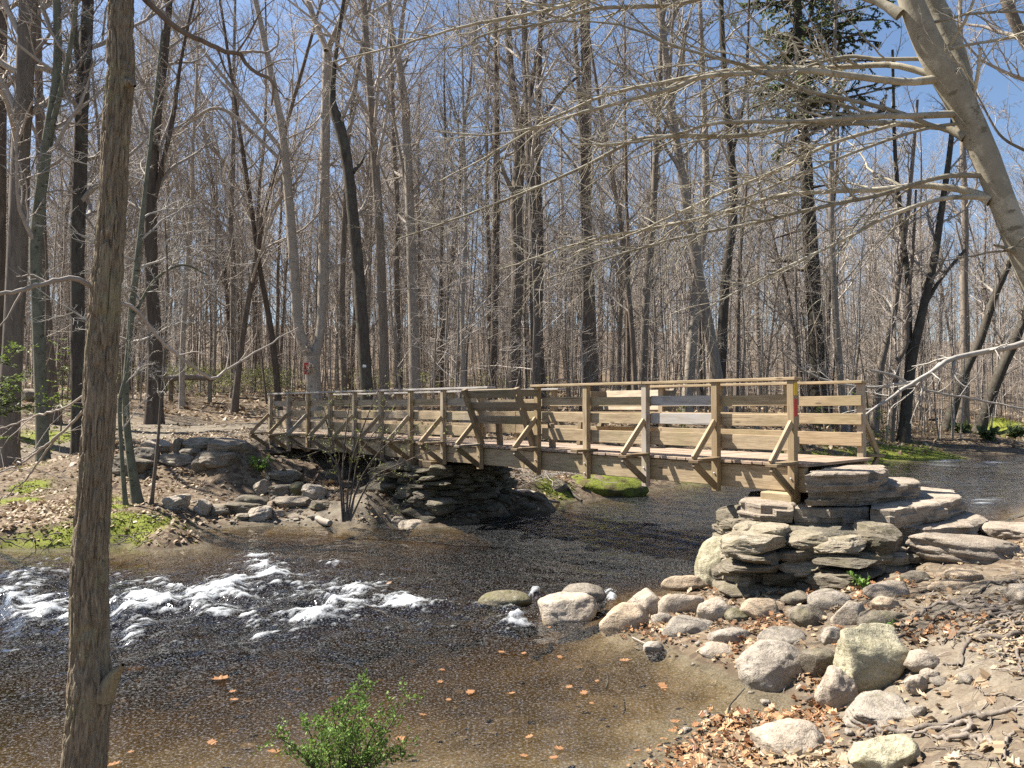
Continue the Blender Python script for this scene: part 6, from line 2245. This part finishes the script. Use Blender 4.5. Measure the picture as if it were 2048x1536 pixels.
def twig_heap(name, label, c, spread, n, ln, r, mat, kind=None, flat=.35):
    mb = MB()
    a = rng.uniform(0, 6.28, n)
    base = c + np.c_[rng.normal(size=(n, 2)) * spread, np.abs(rng.normal(size=n)) * .06]
    d = np.c_[np.cos(a), np.sin(a), rng.uniform(-.15, flat, n)]
    L = rng.uniform(.3, 1, (n, 1)) * ln
    P = base[:, None, :] + d[:, None, :] * L[:, None, :] * np.linspace(-.5, .5, 6)[None, :, None]
    P += rng.normal(size=P.shape) * .02
    R = np.full((n, 6), r) * np.linspace(1, .4, 6)[None, :]
    add_tubes(mb, P - c, R, 4)
    P1, R1 = grow(P - c, R, 4, .2, .95, (25, 60), ('rel', .4, .4), 4, .6, .15, 0, rng, r * .4, .5)
    add_tubes(mb, P1, R1, 3)
    o = mb.build(name, M[mat], None, origin=None, loc=tuple(c))
    return tag(o, label, "brush pile" if kind is None else None, None, kind)


c = G(1235, 955)
twig_heap("brush_pile", "dry twigs caught on top of the mossy hummock", np.array([c[0], c[1], .42]), .3, 26, 1.3, .009, 'twig')
c = G(1010, 950)
twig_heap("brush_pile", "grey heap of dead brush on the bank under the bench", c, .7, 90, 1.3, .008, 'twig')

# black roots hanging under the left bank
mb = MB()
for k in range(70):
    px = rng.uniform(0, 375)
    p = at_z(px, 1074 - 14 * (px > 330) + rng.uniform(-14, 10), rng.uniform(.06, .26))
    L = rng.uniform(.15, .6)
    a = rng.uniform(-2.6, -.5)
    Pk = p + np.stack([np.cos(a) * np.linspace(0, L, 7), np.sin(a) * np.linspace(0, L * .4, 7), -np.linspace(0, L, 7) ** 1.4 * rng.uniform(-.1, .6)], -1) + np.cumsum(rng.normal(size=(7, 3)) * .015, 0)
    V, q = tubes(Pk[None], (rng.uniform(.004, .014) * np.linspace(1, .4, 7))[None], 4)
    mb.add(V, q)
tag(mb.build("root_tangle", M['root']), "tangle of thin roots under the mossy left bank", None, None, "stuff")


# ------------------------------------------------------------------ leaves, moss tufts, pebbles
LOBE = np.array([(0, 0), (.13, .16), (.30, .12), (.24, .34), (.42, .44), (.22, .56), (.30, .78), (.10, .80), (0, 1.0), (-.10, .80), (-.30, .78), (-.22, .56), (-.42, .44), (-.24, .34), (-.30, .12), (-.13, .16)])


def leaf_field(name, label, X, Y, size, mat, lift=.012, simple=False, tilt=.35, kind="stuff"):
    n = len(X)
    Z = H(X, Y)
    a = rng.uniform(0, 6.28, n)
    s = rng.uniform(size[0], size[1], n)
    sh = LOBE if not simple else np.array([(0, 0), (.3, .35), (.22, .75), (0, 1), (-.22, .75), (-.3, .35)])
    k = len(sh)
    L = np.zeros((n, k, 3))
    L[..., 0] = sh[:, 0]
    L[..., 1] = sh[:, 1] - .5
    cur = rng.normal(0, .55, (n, 1))
    L[..., 2] = np.abs(L[..., 0]) * cur + (L[..., 1] ** 2) * rng.normal(0, .5, (n, 1))
    tx, ty = rng.normal(0, tilt, n), rng.normal(0, tilt, n)
    L[..., 2] += L[..., 0] * tx[:, None] + L[..., 1] * ty[:, None]
    L[..., 2] -= L[..., 2].min(1, keepdims=True) * .6
    L *= s[:, None, None]
    ca, sa = np.cos(a)[:, None], np.sin(a)[:, None]
    V = np.stack([X[:, None] + L[..., 0] * ca - L[..., 1] * sa, Y[:, None] + L[..., 0] * sa + L[..., 1] * ca, Z[:, None] + L[..., 2] + lift * rng.random((n, 1))], -1)
    b = (np.arange(n) * k)[:, None]
    h = k // 2
    qs, ts = [], []
    for i in range(h):
        j0, j1, m0, m1 = i, i + 1, (k - i) % k, k - i - 1
        if j0 == m0 or j0 == 0:
            ts.append(np.concatenate([b + j0, b + j1, b + m1], 1))
        elif j1 == m1:
            ts.append(np.concatenate([b + j0, b + j1, b + m0], 1))
        else:
            qs.append(np.concatenate([b + j0, b + j1, b + m1, b + m0], 1))
    mb = MB()
    mb.add(V.reshape(-1, 3), np.concatenate(qs), np.concatenate(ts), tint=np.repeat(np.clip(rng.normal(.5, .28, n), 0, 1), k))
    o = mb.build(name, M[mat], None, False)
    return tag(o, label, None, None, kind)


def pick(n, x0, x1, y0, y1, keep):
    X, Y = rng.uniform(x0, x1, n), rng.uniform(y0, y1, n)
    z = H(X, Y)
    m_ = keep(X, Y, z) > rng.random(n)
    return X[m_], Y[m_]


X1, Y1 = pick(34000, .8, 8.5, 3.2, 10.5, lambda X, Y, z: (z > .02) * (.10 + .9 * smooth(.02, .30, fbm2(X, Y, 1.3, 4, 71))) * (.35 + .65 * (X < 3.6)))
leaf_field("leaf_litter", "tan dead leaves strewn over the right bank", X1, Y1, (.035, .085), 'leaf_dead')
X2, Y2 = pick(46000, -15, 1.5, 12, 27, lambda X, Y, z: (z > .05) * (.12 + .88 * smooth(.0, .25, fbm2(X, Y, .7, 4, 73))) * (1 - .8 * smooth(1.35, 1.5, z) * (X < -4)) * (1 - .85 * smooth(.3, .7, moss_at(X, Y))))
leaf_field("leaf_litter", "tan dead leaves strewn over the left bank", X2, Y2, (.05, .12), 'leaf_dead', simple=True)
X3, Y3 = pick(42000, -35, 40, 17, 62, lambda X, Y, z: (z > .2) * ((((X + 9) / 6) ** 2 + ((Y - 25) / 6) ** 2) > 1) * (np.abs(X) < .72 * Y) * (.3 + .7 * smooth(-.1, .2, fbm2(X, Y, .3, 3, 75))))
leaf_field("leaf_litter", "tan dead leaves covering the forest floor beyond the river", X3, Y3, (.12, .26), 'leaf_dead', simple=True, tilt=.5)
# drifts of wet orange leaves along the pool's edge and between the boulders
XX, YY = [], []
for (px, py, sx, sy, n, z) in ((1400, 1500, .22, .16, 170, .03), (1470, 1445, .16, .10, 120, .03), (1560, 1425, .14, .07, 110, .05), (1620, 1430, .12, .08, 80, .08), (1640, 1375, .06, .06, 70, .1), (1360, 1536, .2, .12, 90, .02), (1470, 1310, .10, .07, 70, .05), (1500, 1270, .12, .08, 70, .12), (1560, 1260, .14, .07, 60, .16),
                               (1300, 1265, .16, .08, 90, .015), (1320, 1290, .14, .06, 50, .015), (1680, 1285, .08, .06, 60, .25), (1710, 1205, .10, .08, 50, .34), (1840, 1275, .12, .10, 60, .42), (1610, 1190, .10, .05, 40, .28), (1430, 1160, .06, .04, 30, .15), (1540, 1510, .3, .14, 160, .06), (1790, 1120, .08, .10, 50, .48), (1800, 1170, .2, .08, 60, .48), (1900, 1240, .2, .14, 70, .55)):
    c = at_z(px, py, z)
    n = int(n * .8)
    XX.append(c[0] + rng.normal(size=n) * sx)
    YY.append(c[1] + rng.normal(size=n) * sy * 1.6)
XX, YY = np.concatenate(XX), np.concatenate(YY)
k_ = H(XX, YY) > -.06
leaf_field("wet_leaves", "drifts of wet orange-brown leaves along the pool and between the boulders", XX[k_], YY[k_], (.03, .07), 'leaf_orange', lift=.03, tilt=.4)

# leaves lying in the shallow, one by one
FL = [(1003, 1305, .09), (1048, 1307, .07), (1120, 1315, .07), (1250, 1321, .10), (885, 1340, .06), (880, 1364, .07), (940, 1386, .10), (1024, 1387, .07), (1168, 1386, .08), (1138, 1374, .06), (1194, 1362, .05), (1326, 1374, .10), (1184, 1407, .05), (897, 1400, .06), (845, 1430, .07), (800, 1478, .09), (1058, 1474, .06), (1118, 1497, .07), (1108, 1517, .08), (1048, 1512, .06),
      (1350, 1444, .10), (1344, 1462, .07), (1275, 1502, .06), (466, 1383, .06), (468, 1400, .08), (440, 1358, .14), (548, 1504, .09), (230, 1529, .10), (425, 1486, .08), (262, 1504, .05), (1098, 1255, .05), (778, 1167, .09)]
lv = None
for (px, py, s) in FL:
    p = at_z(px, py, .012)
    if lv is None:
        V = np.zeros((16, 3))
        V[:, 0], V[:, 1] = LOBE[:, 0], LOBE[:, 1] - .5
        V[:, 2] = .25 * np.abs(V[:, 0]) + .25 * V[:, 1] ** 2
        qs, ts = [], []
        for i in range(8):
            j0, j1, m0, m1 = i, i + 1, (16 - i) % 16, 15 - i
            if i == 0:
                ts.append((j0, j1, m1))
            elif j1 == m1:
                ts.append((j0, j1, m0))
            else:
                qs.append((j0, j1, m1, m0))
        me = mesh_np("floating_leaf", V, qs, ts, False, {"tint": np.full(16, .35)})
        me.materials.append(M['leaf_orange'])
        lv = bpy.data.objects.new("floating_leaf", me)
        tag(lv, "curled orange-brown leaf floating on the brown river", "leaf", "leaves floating on the river")
        o = lv
    else:
        o = lv.copy()
    COL.objects.link(o)
    o.location = p
    o.scale = (s, s * rng.uniform(.8, 1.2), s)
    o.rotation_euler = (rng.normal() * .1, rng.normal() * .1, rng.uniform(0, 6.28))

# small twigs strewn over both banks
mb = MB()
for (n, x0, x1, y0, y1, ln, rr) in ((700, .9, 7, 3.5, 9.5, .16, .0022), (500, -13, 0, 12.5, 22, .35, .004)):
    Xt, Yt = pick(n, x0, x1, y0, y1, lambda X, Y, z: (z > .03) * .8)
    a = rng.uniform(0, 6.28, len(Xt))
    L = ln * rng.uniform(.3, 1.2, len(Xt))
    tt = np.linspace(-.5, .5, 4)[None, :]
    xx = Xt[:, None] + np.cos(a)[:, None] * L[:, None] * tt + rng.normal(size=(len(Xt), 4)) * ln * .04
    yy = Yt[:, None] + np.sin(a)[:, None] * L[:, None] * tt + rng.normal(size=(len(Xt), 4)) * ln * .04
    P = np.stack([xx, yy, H(xx, yy) + .012 + .01 * rng.random((len(Xt), 4))], -1)
    add_tubes(mb, P, np.full(xx.shape, rr) * rng.uniform(.5, 1.5, (len(Xt), 1)), 3)
tag(mb.build("twig_litter", M['twig_brown']), "small broken twigs strewn over the banks", None, None, "stuff")

# moss tufts
XX, YY, SS = [], [], []
for (c, r, a) in MOSS[:-1]:
    if a <= 0:
        continue
    n = int(1500 * r * a) if c[1] < 20 else int(500 * a)
    XX.append(c[0] + rng.normal(size=n) * r * .62)
    YY.append(c[1] + rng.normal(size=n) * r * .62)
    SS.append(np.full(n, .028 if c[1] < 20 else .07))
XX, YY, SS = np.concatenate(XX), np.concatenate(YY), np.concatenate(SS)
zz = H(XX, YY)
k_ = (zz > .03) & (fbm2(XX, YY, 3, 4, 77) > -.12)
XX, YY, SS, zz = XX[k_], YY[k_], SS[k_] * rng.uniform(.5, 1.4, k_.sum()), zz[k_]
n = len(XX)
a = rng.uniform(0, 6.28, n)
B_ = np.c_[XX, YY, zz - .004]
d = np.c_[np.cos(a), np.sin(a), np.zeros(n)] * SS[:, None]
top = B_ + np.c_[rng.normal(size=(n, 2)) * SS[:, None] * .5, SS * rng.uniform(.5, 1.1, n)]
V = np.stack([B_ - d * .6, B_ + d * .6, top], 1).reshape(-1, 3)
mb = MB()
mb.add(V, None, np.arange(n * 3).reshape(-1, 3), tint=np.repeat(rng.random(n), 3))
tag(mb.build("moss", M['moss_tuft'], None, False), "yellow-green moss covering the banks", None, None, "stuff")

# pebbles and grit on the right bank and the left shore
mb = MB()
Xp, Yp = pick(2600, .8, 6.5, 3.6, 9.5, lambda X, Y, z: (z > -.02) * (.12 + .88 * smooth(.05, .3, fbm2(X, Y, 1.7, 3, 79))))
Xq, Yq = pick(1500, -6.5, -.5, 13, 16.6, lambda X, Y, z: (z > -.03) * (z < .5) * .7)
for x, y, f in [(a_, b_, 1.0) for a_, b_ in zip(Xp[:700], Yp[:700])] + [(a_, b_, 1.9) for a_, b_ in zip(Xq[:320], Yq[:320])]:
    s = f * .012 * rng.lognormal(0, .6)
    V, T = ICO[2]
    V = V * np.array([s, s * rng.uniform(.6, 1), s * rng.uniform(.4, .8)]) * (1 + .2 * rng.normal(size=(len(V), 1)))
    V = rotz(V, rng.uniform(0, 6.28))
    mb.add(V + np.array([x, y, h1(x, y) + s * .15]), None, T)
tag(mb.build("pebbles", M['rock_grey']), "scattered pebbles and stone chips on the banks", None, None, "stuff")

# pale yellow-green undergrowth behind the path
mb, nb = MB(), MB()
n = 260
px = np.r_[rng.uniform(330, 590, 170), rng.uniform(20, 300, 30), rng.uniform(700, 1100, 60)]
Yb = rng.uniform(36, 50, n)
Xb = (px - 1024) / FPX * Yb
zb = H(Xb, Yb)
Pb = np.stack([np.c_[Xb, Yb, zb] + rng.normal(size=(n, 3)) * [.25, .25, 0] * f + np.array([0, 0, 1.3]) * f for f in np.linspace(0, 1, 6)], 1)
Rb = np.full((n, 6), .012) * np.linspace(1, .4, 6)
P1, R1 = grow(Pb, Rb, 7, .2, 1, (30, 60), ('abs', .3, .8), 5, .5, .15, .05, rng, .005, .4)
add_tubes(mb, Pb, Rb, 3)
add_tubes(mb, P1, R1, 3)
leaves_along(nb, P1, R1, 6, .085, rng, .05)
ug = mb.build("undergrowth_stems", M['twig'])
tag(ug, "thin stems of the low undergrowth behind the path", None, None, "stuff")
tag(nb.build("undergrowth_leaves", M['leaf_bud'], None, False), "fresh yellow-green leaves of the low undergrowth behind the path", None, None, "stuff")
